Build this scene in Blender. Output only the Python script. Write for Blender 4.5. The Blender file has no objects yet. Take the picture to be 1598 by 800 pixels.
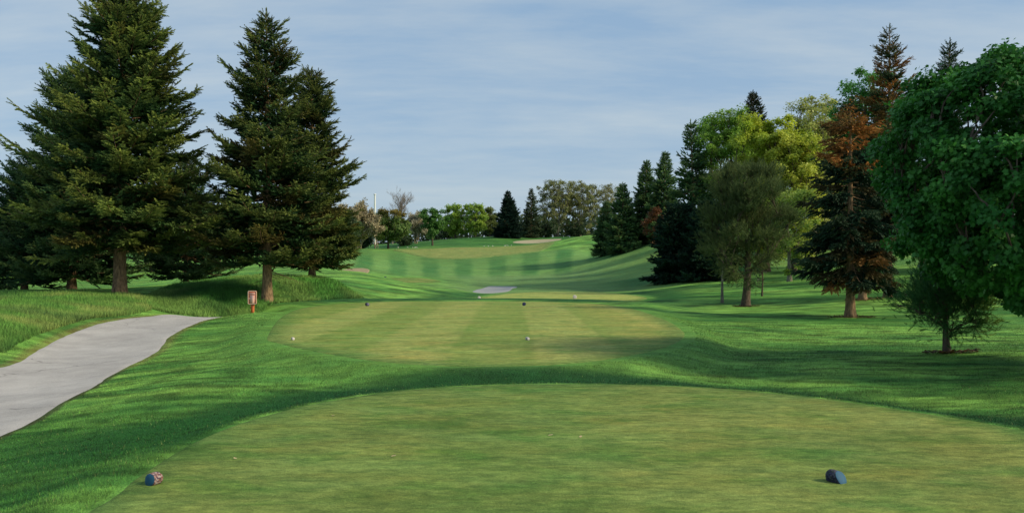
import bpy, math, random
import numpy as np
from mathutils import Vector, Matrix

# ------------------------------------------------------------------ basics
scene = bpy.context.scene
COL = scene.collection
F, CX, HY, CAMZ = 1500.0, 799.0, 415.0, 1.7      # survey values: focal length in survey pixels, horizon row, eye height

def at(px, py, Y):
    """surveyed bearing + distance -> world point"""
    return ((px - CX) / F * Y, Y, CAMZ - (py - HY) / F * Y)

def atz(px, py, z):
    Y = (CAMZ - z) * F / (py - HY)
    return ((px - CX) / F * Y, Y)

def smooth(a, b, x):
    t = np.clip((x - a) / (b - a), 0, 1)
    return t * t * (3 - 2 * t)

# ------------------------------------------------------------------ value noise (numpy)
_rs = np.random.RandomState(5)
_perm = _rs.rand(256, 256)
def vnoise(x, y):
    xi = np.floor(x).astype(int); yi = np.floor(y).astype(int)
    fx = x - xi; fy = y - yi
    fx = fx * fx * (3 - 2 * fx); fy = fy * fy * (3 - 2 * fy)
    a = _perm[xi & 255, yi & 255]; b = _perm[(xi + 1) & 255, yi & 255]
    c = _perm[xi & 255, (yi + 1) & 255]; d = _perm[(xi + 1) & 255, (yi + 1) & 255]
    return (a * (1 - fx) + b * fx) * (1 - fy) + (c * (1 - fx) + d * fx) * fy
def fbm(x, y, o=4):
    s = 0; a = .5; n = 0
    for k in range(o):
        s = s + a * vnoise(x * 2 ** k + 17.3 * k, y * 2 ** k + 5.1 * k); n += a; a *= .5
    return s / n

# ------------------------------------------------------------------ tagging
def tag(o, label=None, cat=None, group=None, kind=None):
    if label: o['label'] = label
    if cat: o['category'] = cat
    if group: o['group'] = group
    if kind: o['kind'] = kind
    return o

def link(name, me, parent=None):
    o = bpy.data.objects.new(name, me); COL.objects.link(o)
    if parent is not None: o.parent = parent
    return o

def empty(name, loc, rz=0, s=1.0):
    o = bpy.data.objects.new(name, None); COL.objects.link(o)
    o.location = loc; o.rotation_euler = (0, 0, rz); o.scale = (s, s, s)
    o.empty_display_size = .3
    return o

def copy_tree(root, loc, rz, s, label=None):
    c = root.copy(); COL.objects.link(c)
    c.location = loc; c.rotation_euler = (0, 0, rz); c.scale = (s, s, s) if np.isscalar(s) else s
    if label: c['label'] = label
    for ch in list(root.children):
        d = ch.copy(); COL.objects.link(d); d.parent = c
        for g in list(ch.children):
            e = g.copy(); COL.objects.link(e); e.parent = d
    return c

def mesh_np(name, V, Fc, mat, col=None, smooth_=False):
    """V (n,3); Fc: (m,k) array or list of arrays with different k"""
    if not isinstance(Fc, list): Fc = [Fc]
    Fc = [np.asarray(f, dtype=np.int32) for f in Fc if len(f)]
    me = bpy.data.meshes.new(name)
    V = np.asarray(V, dtype=np.float32)
    me.vertices.add(len(V)); me.vertices.foreach_set('co', V.ravel())
    nl = sum(f.size for f in Fc); nf = sum(len(f) for f in Fc)
    me.loops.add(nl); me.polygons.add(nf)
    me.loops.foreach_set('vertex_index', np.concatenate([f.ravel() for f in Fc]))
    tot = np.concatenate([np.full(len(f), f.shape[1], dtype=np.int32) for f in Fc])
    st = np.concatenate([[0], np.cumsum(tot)[:-1]]).astype(np.int32)
    me.polygons.foreach_set('loop_start', st)
    me.polygons.foreach_set('loop_total', tot)
    if smooth_: me.polygons.foreach_set('use_smooth', np.ones(nf, dtype=bool))
    if col is not None:
        a = me.color_attributes.new('Col', 'FLOAT_COLOR', 'POINT')
        c = np.ones((len(V), 4), dtype=np.float32); c[:, :3] = col
        a.data.foreach_set('color', c.ravel())
    me.materials.append(mat)
    me.update(); me.validate()
    return me

# ------------------------------------------------------------------ materials
def new_mat(name):
    m = bpy.data.materials.new(name); m.use_nodes = True
    nt = m.node_tree; nt.nodes.clear()
    out = nt.nodes.new('ShaderNodeOutputMaterial')
    return m, nt, out

def N(nt, typ, **kw):
    n = nt.nodes.new(typ)
    for k, v in kw.items():
        if k in n.inputs: n.inputs[k].default_value = v
        else: setattr(n, k, v)
    return n

def foliage_mat(name, trans=.3, rough=.55, spec=.25, nscale=1.3, var=.35, upn=0.0):
    m, nt, out = new_mat(name); L = nt.links.new
    att = N(nt, 'ShaderNodeAttribute', attribute_name='Col')
    tc = N(nt, 'ShaderNodeTexCoord')
    nz = N(nt, 'ShaderNodeTexNoise', Scale=nscale, Detail=3.0)
    L(tc.outputs['Object'], nz.inputs['Vector'])
    mr = N(nt, 'ShaderNodeMapRange'); mr.inputs['From Min'].default_value = .25; mr.inputs['From Max'].default_value = .75
    mr.inputs['To Min'].default_value = 1 - var; mr.inputs['To Max'].default_value = 1 + var
    L(nz.outputs['Fac'], mr.inputs['Value'])
    mx = N(nt, 'ShaderNodeVectorMath', operation='SCALE')
    L(att.outputs['Color'], mx.inputs[0]); L(mr.outputs[0], mx.inputs['Scale'])
    p = N(nt, 'ShaderNodeBsdfPrincipled', Roughness=rough)
    p.inputs['Specular IOR Level'].default_value = spec
    L(mx.outputs[0], p.inputs['Base Color'])
    t = N(nt, 'ShaderNodeBsdfTranslucent'); L(mx.outputs[0], t.inputs['Color'])
    if upn > 0:
        g = N(nt, 'ShaderNodeNewGeometry')
        sc = N(nt, 'ShaderNodeVectorMath', operation='SCALE'); sc.inputs['Scale'].default_value = 1 - upn
        L(g.outputs['Normal'], sc.inputs[0])
        ad = N(nt, 'ShaderNodeVectorMath', operation='ADD'); ad.inputs[1].default_value = (0, 0, upn)
        L(sc.outputs[0], ad.inputs[0])
        no = N(nt, 'ShaderNodeVectorMath', operation='NORMALIZE'); L(ad.outputs[0], no.inputs[0])
        L(no.outputs[0], p.inputs['Normal'])
    ms = N(nt, 'ShaderNodeMixShader', Fac=trans)
    L(p.outputs[0], ms.inputs[1]); L(t.outputs[0], ms.inputs[2]); L(ms.outputs[0], out.inputs['Surface'])
    return m

def bark_mat(name, c1, c2, scale=9.0, bump=.5):
    m, nt, out = new_mat(name); L = nt.links.new
    tc = N(nt, 'ShaderNodeTexCoord')
    mp = N(nt, 'ShaderNodeMapping'); mp.inputs['Scale'].default_value = (1.6, 1.6, .55)
    L(tc.outputs['Object'], mp.inputs['Vector'])
    nz = N(nt, 'ShaderNodeTexNoise', Scale=scale, Detail=6.0, Roughness=.65)
    vo = N(nt, 'ShaderNodeTexVoronoi', Scale=scale * 1.4)
    L(mp.outputs[0], nz.inputs['Vector']); L(mp.outputs[0], vo.inputs['Vector'])
    ad = N(nt, 'ShaderNodeMath', operation='MULTIPLY_ADD'); ad.inputs[1].default_value = .45
    L(vo.outputs['Distance'], ad.inputs[0]); L(nz.outputs['Fac'], ad.inputs[2])
    cr = N(nt, 'ShaderNodeValToRGB'); cr.color_ramp.elements[0].position = .4; cr.color_ramp.elements[1].position = .95
    cr.color_ramp.elements[0].color = (*c1, 1); cr.color_ramp.elements[1].color = (*c2, 1)
    L(ad.outputs[0], cr.inputs[0])
    p = N(nt, 'ShaderNodeBsdfPrincipled', Roughness=.9); p.inputs['Specular IOR Level'].default_value = .15
    L(cr.outputs[0], p.inputs['Base Color'])
    b = N(nt, 'ShaderNodeBump', Strength=bump, Distance=.03); L(ad.outputs[0], b.inputs['Height']); L(b.outputs[0], p.inputs['Normal'])
    L(p.outputs[0], out.inputs['Surface'])
    return m

def turf_mat(name, fine=1.0, bump=.5, stretch=(1, 1, 1), var=(.62, 1.38), streak=None):
    """vertex colour modulated by several noise scales"""
    m, nt, out = new_mat(name); L = nt.links.new
    att = N(nt, 'ShaderNodeAttribute', attribute_name='Col')
    g = N(nt, 'ShaderNodeNewGeometry')
    mp = N(nt, 'ShaderNodeMapping'); mp.inputs['Scale'].default_value = stretch
    L(g.outputs['Position'], mp.inputs['Vector'])
    last = att.outputs['Color']; hs = []
    for sc, lo, hi, det in ((.55, .84, 1.16, 3), (4.0 * fine, .8, 1.2, 4), (38.0 * fine, var[0], var[1], 5)):
        nz = N(nt, 'ShaderNodeTexNoise', Scale=sc, Detail=float(det), Roughness=.62)
        L(mp.outputs[0], nz.inputs['Vector'])
        mr = N(nt, 'ShaderNodeMapRange'); mr.inputs['From Min'].default_value = .28; mr.inputs['From Max'].default_value = .72
        mr.inputs['To Min'].default_value = lo; mr.inputs['To Max'].default_value = hi
        L(nz.outputs['Fac'], mr.inputs['Value'])
        s = N(nt, 'ShaderNodeVectorMath', operation='SCALE'); L(last, s.inputs[0]); L(mr.outputs[0], s.inputs['Scale'])
        last = s.outputs[0]; hs.append(nz)
    if streak:
        for (sx, sy, dist), c1, c2, lo, hi in streak:
            m2 = N(nt, 'ShaderNodeMapping'); m2.inputs['Scale'].default_value = (sx, sy, 1); m2.inputs['Location'].default_value = (sx * 7, sy, 0); L(g.outputs['Position'], m2.inputs['Vector'])
            nz = N(nt, 'ShaderNodeTexNoise', Scale=1.0, Detail=6.0, Roughness=.6); nz.inputs['Distortion'].default_value = dist; L(m2.outputs[0], nz.inputs['Vector'])
            mr = N(nt, 'ShaderNodeMapRange', interpolation_type='SMOOTHSTEP'); mr.inputs['From Min'].default_value = lo; mr.inputs['From Max'].default_value = hi; L(nz.outputs['Fac'], mr.inputs['Value'])
            mc = N(nt, 'ShaderNodeMix', data_type='RGBA'); mc.inputs['A'].default_value = (*c1, 1); mc.inputs['B'].default_value = (*c2, 1); L(mr.outputs[0], mc.inputs['Factor'])
            mu = N(nt, 'ShaderNodeVectorMath', operation='MULTIPLY'); L(last, mu.inputs[0]); L(mc.outputs['Result'], mu.inputs[1]); last = mu.outputs[0]
    # warm / cool drift
    nz = N(nt, 'ShaderNodeTexNoise', Scale=1.1, Detail=4.0); L(mp.outputs[0], nz.inputs['Vector'])
    mc = N(nt, 'ShaderNodeMix', data_type='RGBA'); mc.inputs['A'].default_value = (1.18, 1.0, .85, 1); mc.inputs['B'].default_value = (.82, 1.0, 1.15, 1)
    L(nz.outputs['Fac'], mc.inputs['Factor'])
    mu = N(nt, 'ShaderNodeVectorMath', operation='MULTIPLY'); L(last, mu.inputs[0]); L(mc.outputs['Result'], mu.inputs[1])
    p = N(nt, 'ShaderNodeBsdfPrincipled', Roughness=.85); p.inputs['Specular IOR Level'].default_value = .1
    L(mu.outputs[0], p.inputs['Base Color'])
    b = N(nt, 'ShaderNodeBump', Strength=bump, Distance=.04); L(hs[2].outputs['Fac'], b.inputs['Height']); L(b.outputs[0], p.inputs['Normal'])
    L(p.outputs[0], out.inputs['Surface'])
    return m

def speckle_mat(name, c1, c2, scale, rough=.9, bump=.2, c3=None, stain=False):
    m, nt, out = new_mat(name); L = nt.links.new
    g = N(nt, 'ShaderNodeNewGeometry')
    nz = N(nt, 'ShaderNodeTexNoise', Scale=scale, Detail=8.0, Roughness=.75); L(g.outputs['Position'], nz.inputs['Vector'])
    n2 = N(nt, 'ShaderNodeTexNoise', Scale=scale * .012 + .35, Detail=4.0); L(g.outputs['Position'], n2.inputs['Vector'])
    ad = N(nt, 'ShaderNodeMath', operation='MULTIPLY_ADD'); ad.inputs[1].default_value = .8
    L(nz.outputs['Fac'], ad.inputs[0])
    sb = N(nt, 'ShaderNodeMath', operation='MULTIPLY'); sb.inputs[1].default_value = .14; L(n2.outputs['Fac'], sb.inputs[0]); L(sb.outputs[0], ad.inputs[2])
    cr = N(nt, 'ShaderNodeValToRGB'); cr.color_ramp.elements[0].position = .28; cr.color_ramp.elements[1].position = .66
    cr.color_ramp.elements[0].color = (*c1, 1); cr.color_ramp.elements[1].color = (*c2, 1)
    if c3:
        e = cr.color_ramp.elements.new(.47); e.color = (*c3, 1)
    L(ad.outputs[0], cr.inputs[0])
    p = N(nt, 'ShaderNodeBsdfPrincipled', Roughness=rough); p.inputs['Specular IOR Level'].default_value = .2
    last = cr.outputs[0]
    if stain:                                        # worn patches and a few hairline cracks
        n3 = N(nt, 'ShaderNodeTexNoise', Scale=.9, Detail=6.0, Roughness=.65); L(g.outputs['Position'], n3.inputs['Vector'])
        mr = N(nt, 'ShaderNodeMapRange'); mr.inputs['From Min'].default_value = .32; mr.inputs['From Max'].default_value = .62; mr.inputs['To Min'].default_value = .80; mr.inputs['To Max'].default_value = 1.05; L(n3.outputs['Fac'], mr.inputs['Value'])
        n4 = N(nt, 'ShaderNodeTexNoise', Scale=2.2, Detail=4.0); L(g.outputs['Position'], n4.inputs['Vector'])
        wv = N(nt, 'ShaderNodeVectorMath', operation='MULTIPLY_ADD'); wv.inputs[1].default_value = (.5, .5, .5); L(n4.outputs['Color'], wv.inputs[0]); L(g.outputs['Position'], wv.inputs[2])
        vo = N(nt, 'ShaderNodeTexVoronoi', feature='DISTANCE_TO_EDGE', Scale=.17); L(wv.outputs[0], vo.inputs['Vector'])
        ck = N(nt, 'ShaderNodeMapRange'); ck.inputs['From Min'].default_value = .0008; ck.inputs['From Max'].default_value = .004; ck.inputs['To Min'].default_value = .62; ck.inputs['To Max'].default_value = 1.0; L(vo.outputs['Distance'], ck.inputs['Value'])
        mm = N(nt, 'ShaderNodeMath', operation='MULTIPLY'); L(mr.outputs[0], mm.inputs[0]); L(ck.outputs[0], mm.inputs[1])
        sc = N(nt, 'ShaderNodeVectorMath', operation='SCALE'); L(last, sc.inputs[0]); L(mm.outputs[0], sc.inputs['Scale']); last = sc.outputs[0]
    L(last, p.inputs['Base Color'])
    b = N(nt, 'ShaderNodeBump', Strength=bump, Distance=.01); L(nz.outputs['Fac'], b.inputs['Height']); L(b.outputs[0], p.inputs['Normal'])
    L(p.outputs[0], out.inputs['Surface'])
    return m

M = dict(
    needles=foliage_mat('needles', trans=.15, rough=.65, spec=.12, nscale=.9, var=.3),
    leaves=foliage_mat('leaves', trans=.38, rough=.5, spec=.25, nscale=.8, var=.28),
    maple=foliage_mat('maple_leaves', trans=.28, rough=.5, spec=.2, nscale=1.2, var=.35),
    blades=foliage_mat('grass_blades', trans=.25, rough=.6, spec=.2, nscale=.9, var=.22, upn=.7),
    bark_spruce=bark_mat('spruce_bark', (.05, .034, .022), (.34, .225, .125), 7.0, 1.0),
    bark_dark=bark_mat('dark_bark', (.03, .024, .018), (.13, .10, .075), 9.0),
    bark_grey=bark_mat('grey_bark', (.09, .08, .065), (.28, .25, .2), 5.0),
    twig=bark_mat('twigs', (.13, .11, .1), (.26, .22, .19), 3.0, .1),
    twig_tan=bark_mat('tan_twigs', (.2, .15, .10), (.36, .28, .19), 3.0, .1),
    ground=turf_mat('rough_turf', 1.0, .8),
    tee=turf_mat('tee_turf', 1.6, .5, (.75, 1.5, 1), (.66, 1.34),
        [((.8, 1.3, .4), (1, 1, 1), (.60, .82, .66), .46, .68), ((.65, 1.1, .3), (1, 1, 1), (1.26, 1.09, 1.08), .50, .70), ((2.6, 4.8, .3), (.76, .82, .8), (1.22, 1.16, 1.15), .32, .68), ((9, 13, .1), (.80, .83, .82), (1.2, 1.17, 1.15), .32, .68)]),
    path=speckle_mat('worn_asphalt', (.21, .20, .195), (.56, .535, .52), 70.0, bump=.6, c3=(.385, .37, .36), stain=True),
    path_far=speckle_mat('far_asphalt', (.22, .23, .235), (.36, .37, .38), 20.0),
    sand=speckle_mat('bunker_sand', (.26, .24, .15), (.42, .38, .26), 4.0),
    sand2=speckle_mat('worn_sand', (.16, .13, .07), (.36, .30, .18), 6.0),
    soil=speckle_mat('brown_soil', (.10, .06, .03), (.22, .14, .07), 12.0),
)

# ------------------------------------------------------------------ regions (world polygons)
def catmull(P, n=8, closed=True):
    P = np.array(P, float); out = []
    m = len(P)
    for i in range(m if closed else m - 1):
        if closed: p0, p1, p2, p3 = P[i - 1], P[i], P[(i + 1) % m], P[(i + 2) % m]
        else: p0, p1, p2, p3 = P[max(i - 1, 0)], P[i], P[i + 1], P[min(i + 2, m - 1)]
        for k in range(n):
            t = k / n
            out.append(.5 * ((2 * p1) + (-p0 + p2) * t + (2 * p0 - 5 * p1 + 4 * p2 - p3) * t * t + (-p0 + 3 * p1 - 3 * p2 + p3) * t ** 3))
    if not closed: out.append(P[-1])
    return np.array(out)

def sdf(poly, x, y):
    """signed distance, negative inside"""
    x = np.asarray(x, float).ravel(); y = np.asarray(y, float).ravel()
    d = np.full(x.shape, 1e9); ins = np.zeros(x.shape, bool)
    m = len(poly)
    for i in range(m):
        ax, ay = poly[i]; bx, by = poly[(i + 1) % m]
        ex, ey = bx - ax, by - ay
        wx, wy = x - ax, y - ay
        t = np.clip((wx * ex + wy * ey) / (ex * ex + ey * ey + 1e-12), 0, 1)
        d = np.minimum(d, (wx - ex * t) ** 2 + (wy - ey * t) ** 2)
        c = ((ay > y) != (by > y)) & (x < (bx - ax) * (y - ay) / ((by - ay) if abs(by - ay) > 1e-12 else 1e-12) + ax)
        ins ^= c
    d = np.sqrt(d)
    return np.where(ins, -d, d)

TEE1 = catmull([(-3.0, -2), (-3.15, 3), atz(130, 800, 0), atz(210, 745, 0), atz(300, 690, 0), atz(390, 655, 0), atz(500, 628, 0), atz(640, 608, 0), atz(800, 600, 0),
                atz(960, 600, 0), atz(1100, 605, 0), atz(1240, 617, 0), atz(1350, 631, 0), atz(1470, 649, 0), atz(1598, 672, 0), (5.7, 7.5), (5.8, 3), (5.3, -2), (1, -3)], 6)
TEE2 = catmull([atz(415, 525, 0), atz(440, 493, 0), atz(480, 479, 0), atz(560, 472, 0), atz(660, 470, 0), atz(800, 470, 0), atz(910, 472.5, 0), atz(980, 480, 0),
                atz(1035, 497, 0), atz(1066, 515, 0), atz(1068, 528, 0), atz(1035, 544, 0), atz(970, 558, 0), atz(890, 568, 0), atz(790, 572, 0), atz(680, 571, 0),
                atz(570, 562, 0), atz(480, 547, 0), atz(430, 535, 0)], 6)
T3Z = -.25
TEE3 = catmull([(-2.4, 56), (-2.0, 60), (.1, 69), (3.4, 72.5), (7, 69.5), (8.4, 61), (7.4, 54.5), (5.5, 52.5), (1.4, 51.5), (-1, 52.5)], 6)
TEE4 = catmull([at(588, 437, 92)[:2], at(600, 434, 98)[:2], at(650, 433, 100)[:2], at(688, 436, 97)[:2], at(670, 440, 91)[:2], at(610, 441.5, 88)[:2]], 6)
GREEN = catmull([at(612, 391, 164)[:2], at(650, 388.5, 170)[:2], at(720, 386.5, 174)[:2], at(800, 384, 178)[:2], at(862, 383, 176)[:2], at(855, 389, 165)[:2], at(815, 397, 155)[:2],
                 at(760, 403, 149)[:2], at(710, 404.5, 147)[:2], at(665, 402, 150)[:2], at(640, 396, 156)[:2]], 6)
BUNK1 = catmull([at(800, 377, 192)[:2], at(822, 375, 198)[:2], at(850, 374.5, 201)[:2], at(876, 376, 198)[:2], at(866, 380, 190)[:2], at(835, 380.5, 189)[:2], at(812, 380, 189)[:2]], 6)
BUNK2 = catmull([at(532, 414, 103)[:2], at(556, 411, 108)[:2], at(577, 411, 108)[:2], at(562, 418, 97)[:2], at(540, 423, 93)[:2], at(525, 421, 95)[:2]], 6)
# cart path edges (x, y, z)
PL = [(-14.5, 10.5, -.55), (-13.2, 15, -.5), (-12.1, 18.5, -.49), at(0, 570, 21), at(60, 540, 25), at(120, 513, 28.5), at(180, 498, 31.5), at(235, 491.5, 33.5), (-12.35, 35, -.04), (-12.0, 37, -.35), (-11.6, 38.5, -.7)]
PR = [(-5.4, 8.5, -.52), (-5.9, 10.5, -.52), at(0, 683, 12.3), at(60, 655, 13.7), at(100, 632, 15.1), at(150, 605, 17.2), at(180, 585, 19.0), at(220, 564, 21.5), at(255, 545, 24), at(270, 525, 26.7), at(303, 507, 29.7), at(335, 496.5, 32.5), (-9.75, 34.5, -.05), (-9.6, 36.5, -.35), (-9.5, 38, -.7)]
PLc, PRc = catmull(PL, 10, False), catmull(PR, 10, False)
# far path piece below the third tee
FPATH = catmull([at(738, 456.5, 80)[:2], at(752, 451, 88)[:2], at(768, 447.5, 95)[:2], at(806, 447.5, 95)[:2], at(800, 452, 87)[:2], at(790, 456.5, 80)[:2]], 6)
MOUND = catmull([at(232, 482, 38.5)[:2], at(250, 462, 43)[:2], at(300, 445, 47)[:2], at(400, 440, 49)[:2], at(520, 440, 50)[:2], at(560, 460, 48)[:2], at(500, 466, 46)[:2], at(430, 472, 42.5)[:2], at(380, 481, 39.5)[:2], at(300, 487, 38)[:2]], 6)
BANK = catmull([at(-160, 560, 20)[:2], at(-20, 545, 22.5)[:2], at(40, 528, 25)[:2], at(100, 509, 28)[:2], at(160, 491, 31.2)[:2], at(215, 484, 34.5)[:2], at(228, 470, 38)[:2], at(190, 458, 42)[:2], at(0, 455, 40)[:2], at(-220, 470, 36)[:2]], 6)
# ------------------------------------------------------------------ terrain height
CP = []
def cp(px, py, Y): CP.append(at(px, py, Y))
def cw(x, y, z): CP.append((x, y, z))
for x, y in ((-3, 2), (0, 2), (4, 2), (-2.6, 8), (1, 7), (5, 8), (1, 12.5), (4, 11)): cw(x, y, 0)
for x, y in ((-4.5, 22), (0, 18), (2, 20), (3.5, 26), (-1, 28), (-7, 33), (4, 33), (-2, 38), (-7, 42), (0, 46), (3.5, 42)): cw(x, y, 0)
for x, y, z in ((0, 15.1, -.2), (-2.5, 14.5, -.25), (3.5, 14.9, -.26), (5.4, 13.2, -.3), (-5, 3, -.35), (-7, 3, -.45), (7.5, 4, -.25), (9, 8, -.3), (-5.2, 9, -.36), (-4.2, 12, -.33),
                (-14, -2, -.5), (14, -2, -.4), (-5, -4, -.3), (7, -4, -.2)): cw(x, y, z)
for p in PL + PR: CP.append(p)
cp(300, 600, 15.6); cp(350, 560, 20.0); cp(330, 520, 27); cp(400, 500, 30.5); cp(440, 484, 35.5)
# left bank
cp(0, 510, 26); cp(0, 478, 33); cp(0, 458, 40); cp(150, 458, 41); cp(130, 497, 30.5); cp(215, 468, 39); cp(187, 461, 41.0); cp(-250, 500, 26); cp(-300, 458, 40)
cp(100, 452, 55); cp(30, 448, 75); cp(250, 450, 60); cp(-300, 445, 80); cp(100, 434, 110); cp(300, 428, 110)
# left mound
cp(260, 486, 38.6); cp(330, 484, 39.3); cp(400, 477, 41.2); cp(450, 472, 43); cp(330, 440, 47); cp(430, 437, 47.5); cp(520, 440, 48.5); cp(545, 456, 47.5); cp(500, 467, 46.2); cp(430, 440, 56)
cp(570, 425, 70); cp(600, 455, 56); cp(560, 462, 50); cp(650, 447, 74); cp(560, 405, 120); cp(520, 425, 85)
# valley and slope up to the green
cw(-3, 50, -.3); cw(3, 49.5, -.33); cp(700, 455, 62); cp(700, 447, 78); cp(770, 452, 86); cp(790, 446.5, 97); cp(850, 448, 85); cp(635, 437, 94); cp(640, 431, 106); cp(750, 436, 106); cp(850, 432, 107)
cp(745, 420, 127); cp(600, 415, 127); cp(850, 412, 130); cp(710, 404.5, 147); cp(640, 397, 156); cp(860, 391, 160); cp(575, 390, 158); cp(720, 386.5, 174); cp(820, 384, 177); cp(620, 389, 168)
cp(900, 374, 168); cp(918, 367, 178); cp(890, 390, 150); cp(700, 376, 196); cp(640, 385, 190); cp(790, 371, 200); cp(840, 378, 194); cp(870, 370.5, 206); cp(580, 388, 185); cp(750, 381, 187)
cp(500, 392, 160); cp(350, 405, 160); cp(0, 412, 170); cp(-400, 415, 170)
cp(590, 438, 90); cp(605, 441.5, 87); cp(640, 442, 86); cp(605, 434, 99); cp(650, 433.5, 101); cp(738, 456.5, 79); cp(792, 454, 81); cp(770, 447.3, 94)
# right side
cp(1100, 503, 33); cp(1200, 503, 34); cp(1165, 478, 47); cp(1110, 483, 43); cp(1040, 478, 47); cp(1327, 495, 37); cp(1478, 551, 21); cp(1420, 570, 18.8); cp(1598, 555, 20); cp(1598, 640, 13.2); cp(1300, 590, 16.6); cp(1150, 560, 20)
cp(1598, 500, 36); cp(1345, 468, 48); cp(1050, 500, 33); cp(1120, 530, 25); cp(1010, 470, 52); cp(1800, 520, 30); cp(1900, 600, 16)
cp(1000, 450, 78); cp(950, 441, 90); cp(900, 441, 95); cp(930, 423, 107); cp(875, 429, 112); cp(920, 412, 118); cp(970, 396, 120); cp(1030, 376, 120); cp(1100, 362, 118); cp(1200, 355, 112); cp(1350, 352, 105); cp(1600, 360, 100)
cp(1000, 424, 96); cp(1070, 426, 84); cp(1100, 447, 66); cp(1030, 402, 104); cp(1120, 415, 85); cp(1200, 438, 72); cp(1300, 436, 65); cp(1250, 405, 88); cp(1400, 436, 62); cp(1598, 436, 58); cp(1598, 466, 44); cp(1900, 440, 50); cp(2100, 400, 90)
cp(930, 400, 150); cp(1000, 380, 150); cp(1200, 370, 150)
for px in (-500, 0, 400, 799, 1200, 1700, 2200): cp(px, 385, 270); cp(px, 398, 600)
CP = np.array(CP)
def _uv(x, y): return x / (y + 9.0), np.log(y + 9.0) * .55
def _k(r2): return .5 * r2 * np.log(r2 + 1e-12)
_cu, _cv = _uv(CP[:, 0], CP[:, 1])
_n = len(CP)
_A = np.zeros((_n + 3, _n + 3))
_A[:_n, :_n] = _k((_cu[:, None] - _cu[None]) ** 2 + (_cv[:, None] - _cv[None]) ** 2) + np.eye(_n) * 2e-5
_P = np.stack([np.ones(_n), _cu, _cv], 1); _A[:_n, _n:] = _P; _A[_n:, :_n] = _P.T
_sc = 1.0 / (CP[:, 1] + 9.0)                       # heights are fitted relative to distance
_w = np.linalg.solve(_A, np.concatenate([CP[:, 2] * _sc, np.zeros(3)]))
def base_h(x, y):
    yy = np.clip(y, -5, 900); xx = np.clip(x, -.95 * (yy + 9), .95 * (yy + 9))
    u, v = _uv(xx, yy)
    z = np.empty(len(u))
    for i in range(0, len(u), 40000):
        s = slice(i, i + 40000)
        r2 = (u[s, None] - _cu[None]) ** 2 + (v[s, None] - _cv[None]) ** 2
        z[s] = _k(r2) @ _w[:_n] + _w[_n] + _w[_n + 1] * u[s] + _w[_n + 2] * v[s]
    return z * (yy + 9.0)
def height(x, y, carve=True):
    x = np.asarray(x, float).ravel(); y = np.asarray(y, float).ravel()
    z = base_h(x, y)
    d1, d2, d3 = sdf(TEE1, x, y), sdf(TEE2, x, y), sdf(TEE3, x, y)
    rough = smooth(.2, 2.5, np.minimum(np.minimum(d1, d2), d3))
    z = z + rough * (fbm(x * .45 + 9, y * .45 + 3, 3) - .5) * .10 * np.clip(20 / (np.abs(y) + 5), .5, 1.2)
    far = smooth(38, 44, y)
    for d, zt, w in ((d1, 0.0, .9), (d2, .09 * smooth(.4, 1.4, d2) * far, 1.3 + 3.4 * far), (d3, T3Z, 1.8)):
        k = 1 - smooth(.12 + np.maximum(w - 1.8, 0) * .55, w, d); z = z * (1 - k) + zt * k
    return z
def hz(x, y): return float(height([x], [y])[0])

# ------------------------------------------------------------------ ground mesh (fans out with distance)
PATHPOLY = np.concatenate([PLc[:, :2], PRc[::-1, :2]])
rows = np.concatenate([[-30, -16], np.exp(np.linspace(math.log(3.0), math.log(420), 640)) - 7.0, [520, 700, 1000, 1600, 2600, 4000]])
us = np.linspace(-1, 1, 560); us = np.sign(us) * (np.abs(us) * .62 + np.abs(us) ** 4 * .75)
RY, CU = np.meshgrid(rows, us, indexing='ij')
GX = (CU * (np.maximum(RY, 0) * 1.0 + 9.0)).ravel(); GY = RY.ravel()
GZ = height(GX, GY)
dP = sdf(PATHPOLY, GX, GY)
D1, D2, D3, D4 = (sdf(p, GX, GY) for p in (TEE1, TEE2, TEE3, TEE4))
DG, DB1, DB2, DF = (sdf(p, GX, GY) for p in (GREEN, BUNK1, BUNK2, FPATH))
DM, DK = sdf(MOUND, GX, GY), sdf(BANK, GX, GY)
GZ0 = GZ.copy()
GZ = GZ - .07 * (1 - smooth(-.28, -.06, dP))
for d in (D1, D2): GZ = GZ - .04 * (1 - smooth(-.35, -.12, d))
for d in (D3, D4, DF): GZ = GZ - .10 * (1 - smooth(-1.0, -.3, d))
for d in (DG,): GZ = GZ - .25 * (1 - smooth(-2.5, -.8, d))
for d in (DB1, DB2): GZ = GZ - .35 * (1 - smooth(-2.0, 0.0, d))
# colours
C_ROUGH = np.array((.082, .225, .036)); C_LIGHT = np.array((.185, .345, .066)); C_DARK = np.array((.016, .105, .020))
C_TALL = np.array((.07, .165, .035)); C_TEE = np.array((.165, .225, .056)); C_TEEG = np.array((.100, .190, .042)); C_TEEY = np.array((.25, .255, .075))
def warp(x, y, L):
    """pattern coordinates that coarsen gently with distance"""
    yy = np.maximum(y, 0); return x / (1 + yy / L), L * np.log1p(yy / L)
def ground_color(x, y, z):
    p, q = warp(x, y, 30.0)
    a = fbm(p * .9 + 3, q * 2.2, 5)[:, None]
    c = C_ROUGH * (1 - a) + C_LIGHT * a
    b = smooth(.46, .66, fbm(p * .7 + 31, q * 2.2 + 7, 5))[:, None]
    c = c * (1 - .6 * b) + C_DARK * .6 * b
    f = fbm(p * 2.6 + 61, q * 9.0 + 13, 4); c = c * (.5 + 1.0 * smooth(.25, .75, f))[:, None]
    return c
gc = ground_color(GX, GY, GZ)
def mixc(c, tgt, k): return c * (1 - k[:, None]) + np.asarray(tgt) * k[:, None]
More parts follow.
